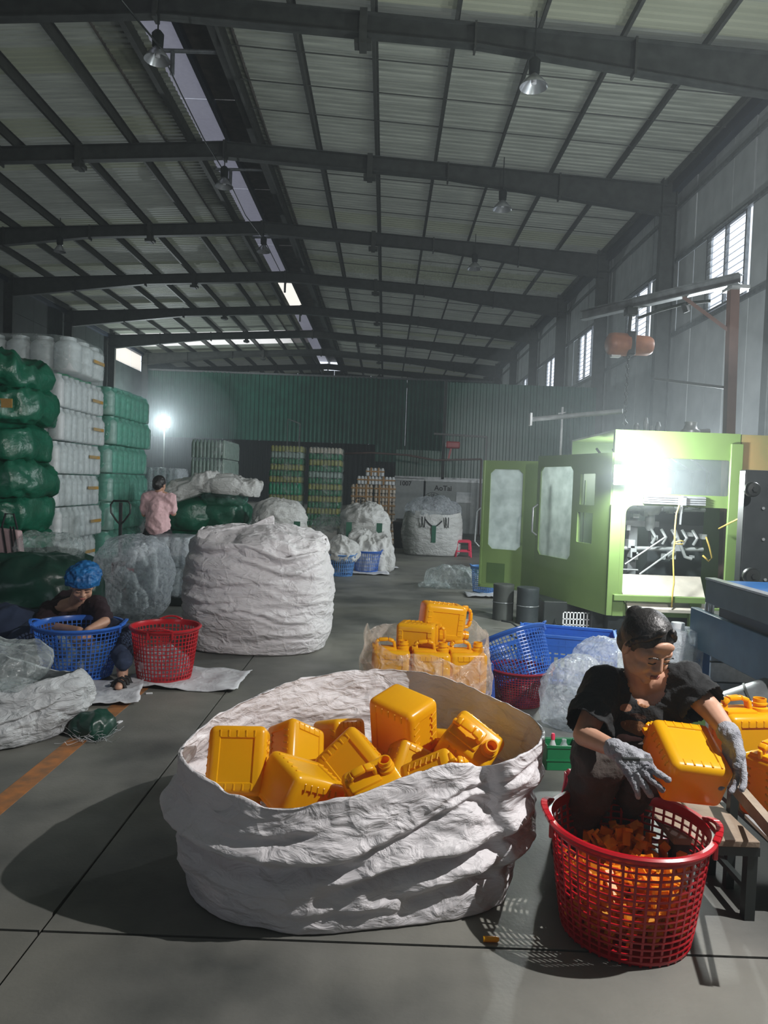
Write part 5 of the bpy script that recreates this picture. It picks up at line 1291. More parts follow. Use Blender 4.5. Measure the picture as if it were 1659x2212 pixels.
# brown banded white stack
a = at(760, 1130, 18.6); zz_ = 0.
rows = [(758, 854)]*7+[(770, 852), (788, 828)]
Ht = at(805, 1010, 18.6).z; h = Ht/len(rows)
for k, (p0, p1) in enumerate(rows):
    xa, xb = at(p0, 1080, 18.6).x, at(p1, 1080, 18.6).x; halves = ((xa, (xa+xb)/2-.02), ((xa+xb)/2+.02, xb)) if k < 7 else ((xa, xb),)
    for q, (u, v) in enumerate(halves):
        pos = ('lowest', 'second', 'third', 'fourth', 'fifth', 'sixth', 'seventh', 'eighth', 'topmost')[k]
        lb = 'brown banded white bottle pack, %s layer, %s' % (pos, ('left half', 'right half')[q] if k < 7 else 'centred')
        t = thing('bottle_pack', lb, 'bottles', ((u+v)/2, 19.1, k*h), 0, 'packs in the brown banded white stack'); W_ = v-u; n = 6 if k < 7 else (11 if k == 7 else 5); jw = W_/n
        for i in range(n): jug('q', jw*.95, .12, h*.96, t, T(-W_/2+jw*(i+.5), -.42, 0), 'bottle', 'cream_bottle' if k < 7 else 'white_jug', .7)
        for i in range(1, 6): jug('q', jw*.95, .12, h*.96, t, T(W_/2-jw/2, -.42+.14*i, 0), 'bottle', 'cream_bottle', .7)
        MB().box((-W_/2+jw*.5, -.36, 0), (W_/2-jw*.5, .42, h*.9)).build('core', 'white_matte', t)
        MB().box((-W_/2-.005, -.495, h*.45), (W_/2+.008, -.485, h*.62)).build('band', 'brown_band', t)
        for f in ((-.25, .2) if k < 7 else (-.2, .2)): MB().box((W_*f-.025, -.497, 0), (W_*f+.02, -.487, h)).build('band', 'brown_band', t)
# white bundles behind the pink woman
for k, (px, py, Y, w_, h_) in enumerate(((340, 1085, 13.2, .75, .42), (345, 1040, 13.4, .7, .40), (352, 1000, 13.6, .62, .36))):
    p = at(px, py, Y)
    bale('white bottle bundle under clear film, %s behind the pink shirted woman' % ('lowest', 'middle', 'topmost')[k], (p.x, Y+.3, (0, .72, 1.22)[k]), w_, .6, (.72, .5, .42)[k], 5, 4, 'white_jug', 'milky_film', 'white bundles behind the pink shirted woman', False, 90+k)
# white machine cabinets at the back with lettering
def text_on(txt, size, parent, X, m='black_print', name='lettering', ext=.004):
    cu = bpy.data.curves.new(name, 'FONT'); cu.body = txt; cu.size = size; cu.extrude = ext; cu.offset = .005*size/.2
    o = bpy.data.objects.new(name, cu); C.objects.link(o); dg = bpy.context.evaluated_depsgraph_get()
    me = bpy.data.meshes.new_from_object(o.evaluated_get(dg)); bpy.data.objects.remove(o); me.materials.clear(); me.materials.append(M[m])
    o = bpy.data.objects.new(name, me); C.objects.link(o); o.parent = parent; o.matrix_local = X; return o
Yc = 24.0
xa, xb, xc = at(852, 1080, Yc).x, at(914, 1080, Yc).x, at(1046, 1080, Yc).x
t = thing('cabinet', 'white machine cabinet numbered in black, left of the larger white one', 'cabinet', (xa, Yc, 0))
MB().box((0, 0, .0), (xb-xa, 1.2, 1.66)).build('body', 'white_board', t, bevel=.01, bseg=1); MB().box((-.01, -.01, 1.66), (xb-xa+.02, 1.2, 1.72)).build('top_strip', 'steel_light', t)
MB().box((.08, -.02, .0), (xb-xa, -.005, .42)).build('recess_shade', 'black_iron', t)  # black plate on the front, painting the shade of a recess
text_on('1007', .20, t, T(at(862, 1048, Yc).x-xa, -.006, at(862, 1048, Yc).z) @ R(PI/2, 'X'))
t = thing('cabinet', 'larger pale machine cabinet with black lettering beside the green door', 'cabinet', (xb+.06, Yc, 0))
MB().box((0, 0, 0), (xc-xb-.06, 1.2, 1.66)).build('body', 'white_board', t, bevel=.01, bseg=1); MB().box((-.02, -.01, 1.66), (xc-xb-.05, 1.2, 1.74)).build('top_strip', 'steel_light', t)
MB().box((1.0, -.02, 1.0), (1.5, -.005, 1.35)).build('door_plate', 'steel_light', t, bevel=.004, bseg=1)
text_on('AoTai', .23, t, T(at(938, 1059, Yc).x-xb-.06, -.006, at(938, 1059, Yc).z) @ R(PI/2, 'X'))
t = thing('fan', 'dark wire fan guard standing behind the far bulk sack', 'fan', (at(934, 1080, 17.5).x, 17.5, 0))
b = MB(); zc = at(934, 1084, 17.5).z
for r in (.22, .17, .12, .07): b.tube([(r*math.cos(a*PI/12), -.02-.05*(1-r/.22), zc+r*math.sin(a*PI/12)) for a in range(24)], .008, 5, closed=True)
for a in range(18): b.tube([(.02*math.cos(a*PI/9), -.07, zc+.02*math.sin(a*PI/9)), (.22*math.cos(a*PI/9), -.02, zc+.22*math.sin(a*PI/9))], .005, 4)
b.build('guard', 'black_iron', t); b = MB()
for a in range(4): b.box((-.04, -.01, .02), (.04, 0, .19), T(0, -.02, zc) @ R(a*PI/2, 'Y') @ R(.4, 'Z'))
b.build('blades', 'machine_black', t); MB().tube([(0, 0, .02), (0, 0, zc)], .02).build('pole', 'black_iron', t); MB().lathe([(.001, 0), (.2, 0), (.2, .03), (.001, .04)], 20).build('foot', 'black_iron', t)
stool('stool', 'red plastic stool beside the far bulk sack', (at(1000, 1180, 15.9).x, 15.9, 0), .30, .36, 'pink_plastic')
t = thing('trash_bin', 'black bin in the shade between the banded stack and far bulk sack', 'bin', (at(868, 1130, 17.6).x, 17.6, 0)); MB().lathe([(.16, 0), (.21, .55), (.22, .56), (.2, .57), (.15, .02), (.001, .02)], 20).build('bin_body', 'black_iron', t, smooth=True); MB().lathe([(.23, .57), (.22, .62), (.05, .68), (.001, .68)], 20).build('lid', 'black_iron', t, smooth=True)
# clear bags and blue basket on the floor by the door
p = fl(985, 1272); o = blob_mesh(.34, .28, .16, seed=131, n=110, m=44, e=1.1, wr=.05, wscale=5, flat=.35).build('plastic_bag', 'clear_film', None, smooth='full', loc=(p.x, p.y+.25, 0)); o.scale = (1, 1, 1.1); tag(o, 'crumpled clear plastic bag with a green tint on the floor by the open door', 'bag')
p = fl(948, 1270); o = blob_mesh(.22, .12, .035, seed=132, n=70, m=20, e=1.1, wr=.03, wscale=7, flat=.2).build('plastic_sheet', 'clear_film', None, smooth='full', loc=(p.x-.05, p.y+.05, 0)); tag(o, 'flat scrap of clear film trailing left of the clear bag', 'plastic scrap')
p = fl(1043, 1285); basket('basket', 'tall light blue basket on a white mat beside the open green door', (p.x+.02, p.y+.15, .02), .14, .17, .36, 'blue_plastic_pale', rows=12, cols=30, bar=.006)
mat_on_floor('white mat under the tall light blue basket', 1045, 1288, .5, .4, .0, 7)
p = at(1022, 1225, 11.6); o = blob_mesh(.12, .1, .10, seed=133, wr=.02).build('green_sack', 'machine_green_dark', None, smooth='full', loc=(p.x, 11.6, 0)); tag(o, 'small olive sack on the floor behind the tall blue basket', 'sack')
# far red hoist on a wall frame
hp = at(978, 962, 23.2); t = thing('chain_hoist', 'small red hoist hanging from a thin frame by the back wall', 'hoist', tuple(hp))
MB().box((-.22, -.12, -.10), (.22, .12, .12)).build('housing', 'hoist_red', t, bevel=.05, bseg=3); MB().bar((-.05, 0, -.10), (-.12, 0, -.42), .06).build('hook', 'hoist_red', t)
b = MB(); b.bar((-.6, 0, .34), (1.05, 0, .30), .06); b.bar((1.05, 0, .30), (1.05, 0, -hp.z+0.02), .05); b.bar((0, 0, .1), (0, 0, .34), .03); b.build('frame', 'black_iron', t)
# conduit pipe along the back
pts = [at(735, 980, 23), at(800, 978, 23), at(880, 983, 23), at(940, 994, 23), at(1040, 992, 23)]
b = MB().tube(pts, .03, 8); b.tube([pts[-1], (pts[-1].x, 23, 0)], .03, 8); b.tube([pts[0], (pts[0].x, 23, 0)], .03, 8); o = b.build('conduit', 'brown_paint', None, smooth='full'); tag(o, 'sagging brown pipe line running above the white cabinets', 'pipe')
b = MB(); q = [at(622, 905, 30), at(648, 915, 30), at(646, 965, 30)]; b.bar(q[0], q[1], .05); b.bar(q[1], q[2], .05); b.bar(q[0], (q[0].x, 30, 0), .03); b.bar(q[2], (q[2].x, 30, 0), .05); o = b.build('bent_pipe', 'steel_light'); tag(o, 'thin bent pale pipe frame against the green back wall', 'pipe')
# back floodlight
fp2 = at(355, 912, 46.5); t = thing('floodlight', 'glaring work lamp far back on the left under the green wall', 'lamp', tuple(fp2))
MB().box((-.35, 0, -.35), (.35, .15, .35)).build('housing', 'aluminium', t, bevel=.03); MB().box((-.33, -.02, -.33), (.33, -.005, .33)).build('lens', 'lamp_glow', t)
MB().bar((0, .1, -.3), (0, .1, -fp2.z), .08).build('pole', 'steel_dark', t)
BACKL.location = fp2+Vector((0, -.25, 0))
# ================================================================== HIGH BAY LAMPS on the rafters
def pendant(label, px, py, Y, r=.24, grp='hanging factory lamps'):
    p = at(px, py, Y); zt_ = zr(p.x)-.55
    t = thing('pendant_lamp', label, 'lamp', tuple(p), 0, grp)
    MB().lathe([(.07, .16), (.10, .18), (.11, .40), (.06, .46), (.001, .46)], 20).build('ballast', 'black_iron', t, smooth=True)
    MB().lathe([(.07, .16), (.09, .14), (r*.75, .03), (r, -.06), (r*1.0, -.07), (r*.73, .02), (.07, .13)], 28, cap=False).build('shade', 'lamp_aluminium', t, smooth=True)
    MB().lathe([(.001, -.02), (.05, -.01), (.05, .10), (.02, .13)], 14).build('bulb', 'white_matte', t, smooth=True)
    MB().tube([(0, 0, .44), (0, 0, max(.5, zr(p.x)+.12-p.z))], .014, 6).build('hanger', 'black_iron', t)
pendant('nearest factory lamp hanging under the ridge at upper left', 340, 122, 13.9, .24)
pendant('factory lamp under the ridge at the second roof frame', 484, 398, 19.9, .24)
pendant('factory lamp under the ridge at the third roof frame', 569, 540, 26.0, .24)
pendant('largest looking factory lamp on the right roof slope', 1153, 180, 14.0, .26)
pendant('factory lamp on the right slope, second from the viewer', 1085, 447, 20.0, .26)
pendant('factory lamp on the right slope, third from the viewer', 1025, 577, 26.0, .26)
pendant('small dark factory lamp on the left roof slope', 129, 540, 26.0, .2)
# power line sagging along the ridge
b = MB(); pts = [at(262, 0, 11.5), at(340, 95, 13.6), at(390, 200, 16), at(440, 300, 19), at(487, 375, 20.5), at(530, 465, 24), at(572, 520, 26.5), at(612, 600, 32)]
b.tube(pts, .018, 6); o = b.build('power_cable', 'black_iron', None, smooth='full'); tag(o, 'black power cable sagging from lamp to lamp along the roof ridge', 'cable')
# ================================================================== FRONT LEFT
pb = fl(172, 1482); basket('basket', 'blue lattice basket in front of the capped woman, filled with clear bottles', (pb.x-.11, pb.y+.24, .012), .225, .300, .375, 'blue_plastic', rows=13, cols=56, handles=(.2,), bar=.0058)
BL = Vector((pb.x-.11, pb.y+.24, .03)); rnd = random.Random(6)
G = 'clear bottles in the blue basket of the capped woman'
proto = None
for k in range(26):
    a = k*2.4; r = .03+.155*((k % 13)/13)**.5
    if proto is None:
        b = MB(); b.lathe([(.001, 0), (.028, 0), (.031, .01), (.031, .10), (.014, .135), (.013, .155), (.016, .157), (.016, .165)], 14, cap=False); proto = b.build('bottle', 'wrap_film', None, smooth=True)
        tag(proto, 'small clear bottle among those in the blue basket', 'bottle', G); o = proto
    else: o = proto.copy(); C.objects.link(o)
    o['label'] = 'small clear bottle in the blue basket of the capped woman, %s layer' % ('lower' if k < 13 else 'upper')
    o.location = BL+Vector((r*math.cos(a), r*math.sin(a), .03+.13*(k//13))); o.rotation_euler = (rnd.uniform(-1.2, 1.2), rnd.uniform(-1.2, 1.2), 0)
pr = fl(352, 1484); basket('basket', 'red lattice basket standing on a white mat near the capped woman', (pr.x-.055, pr.y+.215, .012), .185, .235, .375, 'red_plastic', rows=13, cols=50, handles=(1.7,), bar=.0055)
o = blob_mesh(.15, .15, .10, seed=140, n=60, m=30, wr=.03, wscale=8).build('bottle_heap', 'milky_film', None, smooth='full', loc=(pr.x-.055, pr.y+.215, .03)); tag(o, 'milky plastic film lying in the red basket near the capped woman', 'plastic scrap')
mat_on_floor('white sack mat under the red basket, its corner pointing right', 408, 1470, .80, .55, -.05, 8); mat_on_floor('white sack mat under the blue basket and the sandals', 200, 1500, .62, .60, .25, 9)
# grey white sack lying at the left edge
p = fl(60, 1640)
bs = [(-.55, -.30, 0), (-.2, -.34, 0), (.10, -.30, 0), (.32, -.12, 0), (.36, .10, 0), (.25, .30, 0), (-.1, .36, 0), (-.5, .36, 0)]
rm = [(-.60, -.22, .40), (-.25, -.28, .40), (.06, -.22, .30), (.33, -.05, .33), (.42, .14, .34), (.22, .30, .28), (-.1, .30, .36), (-.55, .30, .46)]
t = thing('woven_sack', 'open grey white woven sack with ragged hem at the left edge', 'sack', (p.x-.36, p.y+.36, 0))
sack_mesh(bs, rm, depth=.15, bulge=.05, wr=.028, seed=17, n=200, nz=50, wscale=5, horiz=1.2, creases=((.4, -1., .8, .2, .03, .05), (.7, -1.6, .7, -.15, .02, .04))).build('sack_body', 'woven_grey', t, smooth='full')
o = blob_mesh(.42, .30, .12, seed=150, n=110, m=40, wr=.03, wscale=5, flat=0).build('liner', 'clear_film', t, smooth='full', loc=(-.15, 0, .26))
p = fl(195, 1600); b = MB(); rnd = random.Random(7)
for k in range(40):
    a = rnd.uniform(0, 6.28); q = Vector((rnd.uniform(-.08, .08), rnd.uniform(-.05, .05), .01)); pts = [q]
    for i in range(4): q = q+Vector((math.cos(a)*.03, math.sin(a)*.03, rnd.uniform(-.01, .03))); q.z = max(.004, q.z); pts.append(q); a += rnd.uniform(-.6, .6)
    b.tube(pts, .0012, 3)
o = b.build('frayed_threads', 'woven_grey', None, loc=p); tag(o, 'frayed threads on the floor beside the grey white sack', 'threads', kind='stuff')
o = blob_mesh(.10, .08, .05, seed=151, n=50, m=24, wr=.02, wscale=9).build('plastic_bag', 'dark_green_bag', None, smooth='full', loc=(p.x-.02, p.y+.09, 0)); tag(o, 'dark crumpled bag on the floor beside the grey white sack', 'bag')
# bits on the floor
for k, (px, py, lb) in enumerate(((322, 1499, 'small white scrap on the floor beside the sandals'), (258, 1561, 'small white scrap on the orange line'), (219, 1555, 'tiny white scrap left of the orange line'), (1370, 1700, ''))):
    if not lb: continue
    p = fl(px, py); MBo = MB().box((-.022, -.010, 0), (.022, .010, .008)).build('scrap_piece', 'white_matte', None, bevel=.003, loc=p); MBo.rotation_euler.z = .3+k; tag(MBo, lb, 'plastic scrap')
p = at(20, 1405, 5.6); o = blob_mesh(.22, .2, .2, seed=152, n=60, m=30, wr=.04, wscale=5).build('plastic_bag', 'navy_cloth', None, smooth='full', loc=(p.x-.05, 5.7, 0)); tag(o, 'dark blue bag in the shade at the left edge behind the grey sack', 'bag')
# ================================================================== PEOPLE
def tee_material(name, base, patches):
    """flat print on a shirt: ellipse patches in object space (cx, cy, cz, rx, ry, rz, colour)"""
    m = mat(name, base, .9, bump=.3, bscale=120); nt = m.node_tree; N = nt.nodes; L = nt.links
    p = [n for n in N if n.type == 'BSDF_PRINCIPLED'][0]; rp = [n for n in N if n.type == 'VALTORGB'][0]; tc = [n for n in N if n.type == 'TEX_COORD'][0]
    cur = rp.outputs['Color']
    nz = N.new('ShaderNodeTexNoise'); nz.inputs['Scale'].default_value = 25; L.new(tc.outputs['Object'], nz.inputs['Vector'])
    for (cx, cy, cz, rx, ry, rz_, c) in patches:
        mp = N.new('ShaderNodeMapping'); mp.inputs['Location'].default_value = (-cx/rx, -cy/ry, -cz/rz_); mp.inputs['Scale'].default_value = (1/rx, 1/ry, 1/rz_)
        L.new(tc.outputs['Object'], mp.inputs[0])
        ln = N.new('ShaderNodeVectorMath'); ln.operation = 'LENGTH'; L.new(mp.outputs[0], ln.inputs[0])
        ad = N.new('ShaderNodeMath'); ad.operation = 'MULTIPLY_ADD'; ad.inputs[1].default_value = .5; L.new(nz.outputs['Fac'], ad.inputs[0]); L.new(ln.outputs['Value'], ad.inputs[2])
        lt = N.new('ShaderNodeMath'); lt.operation = 'LESS_THAN'; lt.inputs[1].default_value = 1.2; L.new(ad.outputs[0], lt.inputs[0])
        mx = N.new('ShaderNodeMix'); mx.data_type = 'RGBA'; mx.inputs[7].default_value = c; L.new(lt.outputs[0], mx.inputs[0]); L.new(cur, mx.inputs[6]); cur = mx.outputs[2]
    L.new(cur, p.inputs['Base Color'])
# ---- woman trimming cans, right foreground
W = thing('person', 'person in black printed T-shirt with hair up, seated, trimming a yellow jerrycan in grey gloves', 'person', (1.05, 3.05, 0))
hd = at(1396, 1398, 2.62); X = T(*hd) @ R(.34) @ R(.52, 'X') @ R(.05, 'Y')
shR, shL = at(1306, 1488, 2.74), at(1476, 1474, 2.70)
elR, wrR = at(1262, 1588, 2.60), at(1336, 1622, 2.42)
elL, wrL = at(1534, 1532, 2.60), at(1580, 1592, 2.44)
nb = at(1390, 1482, 2.74); ch = at(1392, 1545, 2.78); pv = Vector((1.06, 3.06, .345))
knR, knL = at(1292, 1648, 2.60), Vector((.99, 2.62, .50))
anR, anL = Vector((.76, 2.78, .07)), Vector((.93, 2.88, .07))
add, extras = head_parts(X, W, 'bun', 1.0)
f = Fig(); add(f)
f.cap(X @ Vector((0, .030, -.05)), .050, nb+Vector((0, .02, 0)), .056); f.cap(nb+Vector((0, .03, 0)), .062, shR, .046); f.cap(nb+Vector((0, .03, 0)), .062, shL, .046)
f.ell(ch, (.135, .095, .13)); f.cap(ch, .11, pv, .125); f.cap(shR, .05, ch, .09); f.cap(shL, .05, ch, .09)
f.chain([(shR, .050), (elR, .040), (wrR, .027)]); f.chain([(shL, .050), (elL, .041), (wrL, .028)])
f.chain([(pv+Vector((-.08, 0, 0)), .085), (knR, .058), (anR, .038)]); f.chain([(pv+Vector((.06, 0, 0)), .085), (knL, .058), (anL, .038)])
for an in (anR, anL): f.cap(an+Vector((0, .02, -.03)), .034, an+Vector((0, -.15, -.045)), .024)
f.build('body', 'skin', W, vox=.0048, smooth=3)
extras()
tee_material('tee_print', (.008, .009, .010, 1), [
    tuple(at(1382, 1583, 2.60)-W.location)+(.052, .14, .030, (.22, .10, .035, 1)), tuple(at(1362, 1538, 2.62)-W.location)+(.026, .14, .016, (.26, .13, .08, 1)),
    tuple(at(1400, 1528, 2.62)-W.location)+(.022, .14, .015, (.28, .12, .05, 1)), tuple(at(1385, 1555, 2.62)-W.location)+(.030, .14, .010, (.05, .02, .01, 1)),
    tuple(at(1370, 1612, 2.62)-W.location)+(.052, .14, .030, (.50, .33, .34, 1))])
f = Fig()
f.cap(nb+Vector((-.02, .045, -.010)), .062, shR+Vector((0, 0, .0)), .062); f.cap(nb+Vector((.02, .045, -.010)), .062, shL, .062)
f.ell(ch+Vector((0, .01, 0)), (.165, .120, .145)); f.cap(ch, .135, pv+Vector((0, 0, .06)), .165); f.cap(shR, .070, ch+Vector((-.03, 0, -.02)), .105); f.cap(shL, .070, ch+Vector((.03, 0, -.02)), .105)
sR = shR.lerp(elR, .86); sL = shL.lerp(elL, .88); f.chain([(shR, .068), (shR.lerp(elR, .45), .072), (sR, .078)]); f.chain([(shL, .068), (shL.lerp(elL, .45), .072), (sL, .080)])
f.cap(ch+Vector((0, -.03, -.10)), .10, pv+Vector((.02, -.14, .08)), .10)
dR = (elR-shR).normalized(); dL = (elL-shL).normalized()
o = f.build('tshirt', 'tee_print', None, vox=.0075, smooth=4, noise_=.020, nsc=6, seed=4)
# open the sleeves and the neckline, then give the cloth its thickness
bm = bmesh.new(); bm.from_mesh(o.data)
def trim(co, no, near, rad):
    no = no.normalized(); dead = [v for v in bm.verts if (v.co-co).dot(no) > 0 and (v.co-near).length < rad]
    bmesh.ops.delete(bm, geom=dead, context='VERTS')
trim(sR, dR, sR, .16); trim(sL, dL, sL, .16)
nk = nb+Vector((-.008, -.065, .022)); bmesh.ops.delete(bm, geom=[v for v in bm.verts if (Vector(((v.co.x-nk.x)/.062, (v.co.y-nk.y)/.10, (v.co.z-nk.z)/.070))).length < 1], context='VERTS')
trim(nb+Vector((0, 0, .030)), Vector((0, -.2, 1)), nb+Vector((0, 0, .05)), .085)
bm.to_mesh(o.data); bm.free(); o.parent = W; me_ = o.data; me_.transform(Matrix.Translation(-W.location)); sm = o.modifiers.new('s', 'SOLIDIFY'); sm.thickness = .004; sm.offset = 0
f = Fig(); f.ell(pv, (.17, .15, .12)); f.chain([(pv+Vector((-.09, 0, 0)), .115), (pv.lerp(knR, .55)+Vector((-.04, 0, .02)), .098), (knR, .080), (knR.lerp(anR, .5), .072), (anR+Vector((0, 0, .03)), .062)])
f.chain([(pv+Vector((.07, 0, 0)), .115), (pv.lerp(knL, .55), .095), (knL, .078), (knL.lerp(anL, .5), .070), (anL+Vector((0, 0, .03)), .062)])
f.build('trousers', 'dark_trousers', W, vox=.010, smooth=4, noise_=.022, nsc=7, seed=8)
f = Fig(); hand_fig(f, wrR+Vector((.006, 0, 0)), at(1376, 1668, 2.36)-wrR, (.55, -.1, -.6), 1.08, .38, -1, .8, .20); f.cap(wrR.lerp(elR, .12), .034, wrR, .030); f.build('glove', 'glove', W, vox=.0038, smooth=1, noise_=.003, nsc=40)
f = Fig(); hand_fig(f, wrL+Vector((0, 0, -.004)), at(1588, 1668, 2.40)-wrL, (-.8, -.35, 0), 1.08, .30, 1, .4, .16); f.cap(wrL.lerp(elL, .16), .036, wrL, .032); f.build('glove', 'glove', W, vox=.0038, smooth=1, noise_=.003, nsc=40)
for an in (anR, anL):
    q = MB(); q.box((-.045, -.17, 0), (.045, .07, .025)); o = q.build('sandal', 'sandal', None, bevel=.01, loc=(an.x, an.y, 0)); own(o, W)
kn = at(1372, 1640, 2.34); t = thing('knife', 'short trimming knife held in the gloved right hand', 'knife', tuple(kn), rot=(0, .05, .15))
MB().box((-.045, -.006, -.005), (.015, .006, .005)).build('handle', 'black_iron', t, bevel=.002); MB().box((.015, -.001, -.005), (.06, .001, .004)).build('blade', 'aluminium', t)
stool('stool', 'red plastic stool under the seated person in the black T-shirt', (1.03, 3.08, 0), .34, .235, 'pink_plastic', .08)
rot = Euler((-1.16, .10, .05)); sc_ = 1.02; bc = at(1508, 1704, 2.38)
can('yellow jerrycan held base first by the seated person in black T-shirt', bc, rot, None, sc_)
# ---- capped woman, left
W2 = thing('person', 'person in dark maroon top and blue hair net, seated bent over the blue basket', 'person', (at(140, 1400, 5.95).x, 6.0, 0))
hd = at(178, 1264, 5.50); X = T(*hd) @ R(.45) @ R(.55, 'X')
shR, shL = at(106, 1316, 5.78), at(210, 1306, 5.66); elR, wrR = at(92, 1352, 5.55), at(172, 1362, 5.32); elL, wrL = at(226, 1344, 5.45), at(190, 1362, 5.30)
nb = at(160, 1304, 5.74); ch = at(152, 1345, 5.82); pv = Vector((W2.location.x, 6.05, .26))
knL = at(262, 1368, 5.42); knR = at(52, 1372, 5.45); anL = at(264, 1478, 5.10); anL.z = .08; anR = Vector((knR.x-.1, 5.15, .08))
add, extras = head_parts(X, W2, 'none', 1.0)
f = Fig(); add(f); f.cap(X @ Vector((0, .03, -.05)), .048, nb, .052); f.cap(nb, .06, shR, .045); f.cap(nb, .06, shL, .045); f.cap(ch, .12, pv, .13)
f.chain([(shR, .05), (elR, .042), (wrR, .028)]); f.chain([(shL, .05), (elL, .042), (wrL, .028)])
f.chain([(pv+Vector((-.08, 0, 0)), .09), (knR, .06), (anR, .04)]); f.chain([(pv+Vector((.08, 0, 0)), .09), (knL, .06), (anL, .038)])
for an in (anR, anL): f.cap(an+Vector((0, .02, -.035)), .034, an+Vector((.03, -.16, -.05)), .026)
hand_fig(f, wrR, (.7, -.3, -.4), (.2, .1, -1), .95, .4, -1); hand_fig(f, wrL, (-.5, -.4, -.5), (-.2, .1, -1), .95, .4, 1)
f.build('body', 'skin', W2, vox=.0065, smooth=3); extras()
f = Fig(); f.X = X; f.ell((0, .02, .050), (.118, .125, .098)); f.ell((.02, .05, .055), (.11, .10, .10))
no = (X.to_3x3() @ Vector((0, -.55, -1))).normalized(); f.build('hair_net', 'cap_blue', W2, vox=.007, smooth=2, noise_=.014, nsc=22, cut=[(X @ Vector((0, -.05, .030)), no)])
q = MB(); q.tube([X @ Vector((.100*math.cos(a*PI/14), .012+.110*math.sin(a*PI/14), .018-.035*math.sin(a*PI/14)-.0)) for a in range(28)], .008, 6, closed=True); own(q.build('net_band', 'cap_blue', None, smooth='full'), W2)
f = Fig(); f.cap(nb+Vector((-.01, .05, -.01)), .06, shR, .06); f.cap(nb+Vector((.01, .05, -.01)), .06, shL, .06); f.ell(ch, (.16, .12, .14)); f.cap(ch, .135, pv+Vector((0, 0, .08)), .16)
f.cap(shR, .065, ch, .10); f.cap(shL, .065, ch, .10); f.cap(shR, .064, shR.lerp(elR, .75), .062); f.cap(shL, .064, shL.lerp(elL, .75), .062)
o = f.build('blouse', 'maroon_tee', None, vox=.010, smooth=4, noise_=.016, nsc=7, seed=5)
bm = bmesh.new(); bm.from_mesh(o.data); nk = nb+Vector((.01, -.07, -.02)); bmesh.ops.delete(bm, geom=[v for v in bm.verts if Vector(((v.co.x-nk.x)/.055, (v.co.y-nk.y)/.09, (v.co.z-nk.z)/.09)).length < 1], context='VERTS'); bm.to_mesh(o.data); bm.free(); own(o, W2)
f = Fig(); f.ell(pv, (.17, .15, .13))
for kn_, an_ in ((knR, anR), (knL, anL)): f.chain([(pv+Vector((0, 0, 0)), .11), (pv.lerp(kn_, .5), .10), (kn_, .078), (kn_.lerp(an_, .5), .066), (an_+Vector((0, 0, .07)), .058)])
f.build('jeans', 'navy_cloth', W2, vox=.012, smooth=4, noise_=.016, nsc=7)
for an in (anR, anL):
    q = MB(); q.box((-.05, -.20, 0), (.05, .08, .022)); o = q.build('sandal', 'sandal', None, bevel=.01, loc=(an.x+.02, an.y, 0)); own(o, W2)
    q = MB()
    for y in (-.13, -.07, -.02): q.tube([(-.048, y, .015), (-.035, y, .055), (0, y, .072), (.035, y, .055), (.048, y, .015)], .012, 6)
    o = q.build('sandal_strap', 'sandal', None, loc=(an.x+.02, an.y, 0)); o['kind'] = 'stuff'; own(o, W2)
stool('stool', 'low dark blue stool hidden under the person with the hair net', (W2.location.x, 6.08, 0), .26, .14, 'blue_stool')
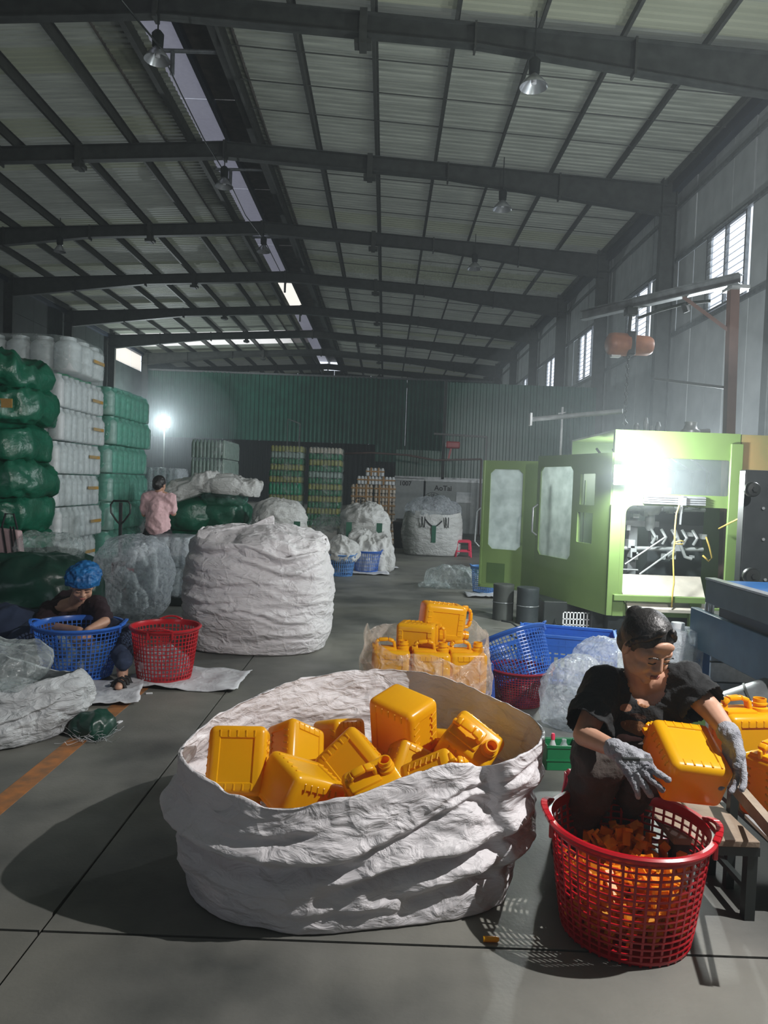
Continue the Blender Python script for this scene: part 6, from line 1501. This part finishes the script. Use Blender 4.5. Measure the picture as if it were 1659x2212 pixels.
# ---- woman in pink, standing with her back turned
W3 = thing('person', 'person in pink T-shirt and black trousers standing with back to the viewer', 'person', (at(337, 1100, 10.2).x, 10.3, 0))
cx = W3.location.x; Y = 10.3; k = Y/1600
zz = lambda py: at(337, py, Y).z
hd = Vector((cx+.015, Y-.02, zz(1046))); X = T(*hd) @ R(PI-.2) @ R(.15, 'X')
shR, shL = Vector((cx-.17, Y, zz(1075))), Vector((cx+.17, Y, zz(1073))); elR, wrR = Vector((cx-.20, Y+.02, zz(1112))), Vector((cx-.10, Y+.24, zz(1105))); elL, wrL = Vector((cx+.20, Y+.05, zz(1108))), Vector((cx+.10, Y+.26, zz(1100)))
nb = Vector((cx, Y, zz(1066))); ch = Vector((cx, Y, zz(1095))); pv = Vector((cx-.005, Y+.02, zz(1155)))
add, extras = head_parts(X, W3, 'back', .98)
f = Fig(); add(f); f.cap(X @ Vector((0, .02, -.05)), .047, nb, .052); f.cap(nb, .06, shR, .048); f.cap(nb, .06, shL, .048); f.cap(ch, .12, pv, .13); f.chain([(shR, .05), (elR, .040), (wrR, .028)]); f.chain([(shL, .05), (elL, .040), (wrL, .028)])
hand_fig(f, wrR, (.4, .8, .0), (1, 0, 0), .95, .4, 1); hand_fig(f, wrL, (-.4, .8, .0), (-1, 0, 0), .95, .4, -1)
for s in (-1, 1):
    f.chain([(pv+Vector((s*.08, 0, 0)), .10), (Vector((cx+s*.09, Y, .48)), .062), (Vector((cx+s*.09, Y, .09)), .042)]); f.cap((cx+s*.09, Y, .05), .038, (cx+s*.10, Y+.15, .035), .03)
f.build('body', 'skin', W3, vox=.008, smooth=3); extras()
f = Fig(); f.cap(nb+Vector((0, 0, -.015)), .065, shR, .062); f.cap(nb+Vector((0, 0, -.015)), .065, shL, .062); f.ell(ch, (.19, .115, .17)); f.cap(ch, .145, Vector((cx, Y, zz(1135))), .165); f.cap(shR, .065, ch, .11); f.cap(shL, .065, ch, .11); f.cap(shR, .064, shR.lerp(elR, .75), .066); f.cap(shL, .064, shL.lerp(elL, .75), .066)
f.build('tshirt', 'pink_tee', W3, vox=.011, smooth=4, noise_=.016, nsc=7)
f = Fig(); f.ell(pv, (.18, .13, .12))
for s in (-1, 1): f.chain([(pv+Vector((s*.08, 0, 0)), .12), (Vector((cx+s*.09, Y, .48)), .085), (Vector((cx+s*.09, Y, .12)), .065)])
f.build('trousers', 'black_cloth', W3, vox=.012, smooth=4, noise_=.012, nsc=7)
for s in (-1, 1): q = MB(); q.box((cx+s*.10-.05, Y-.07, 0), (cx+s*.10+.05, Y+.2, .03)); own(q.build('shoe', 'sandal', None, bevel=.01), W3)
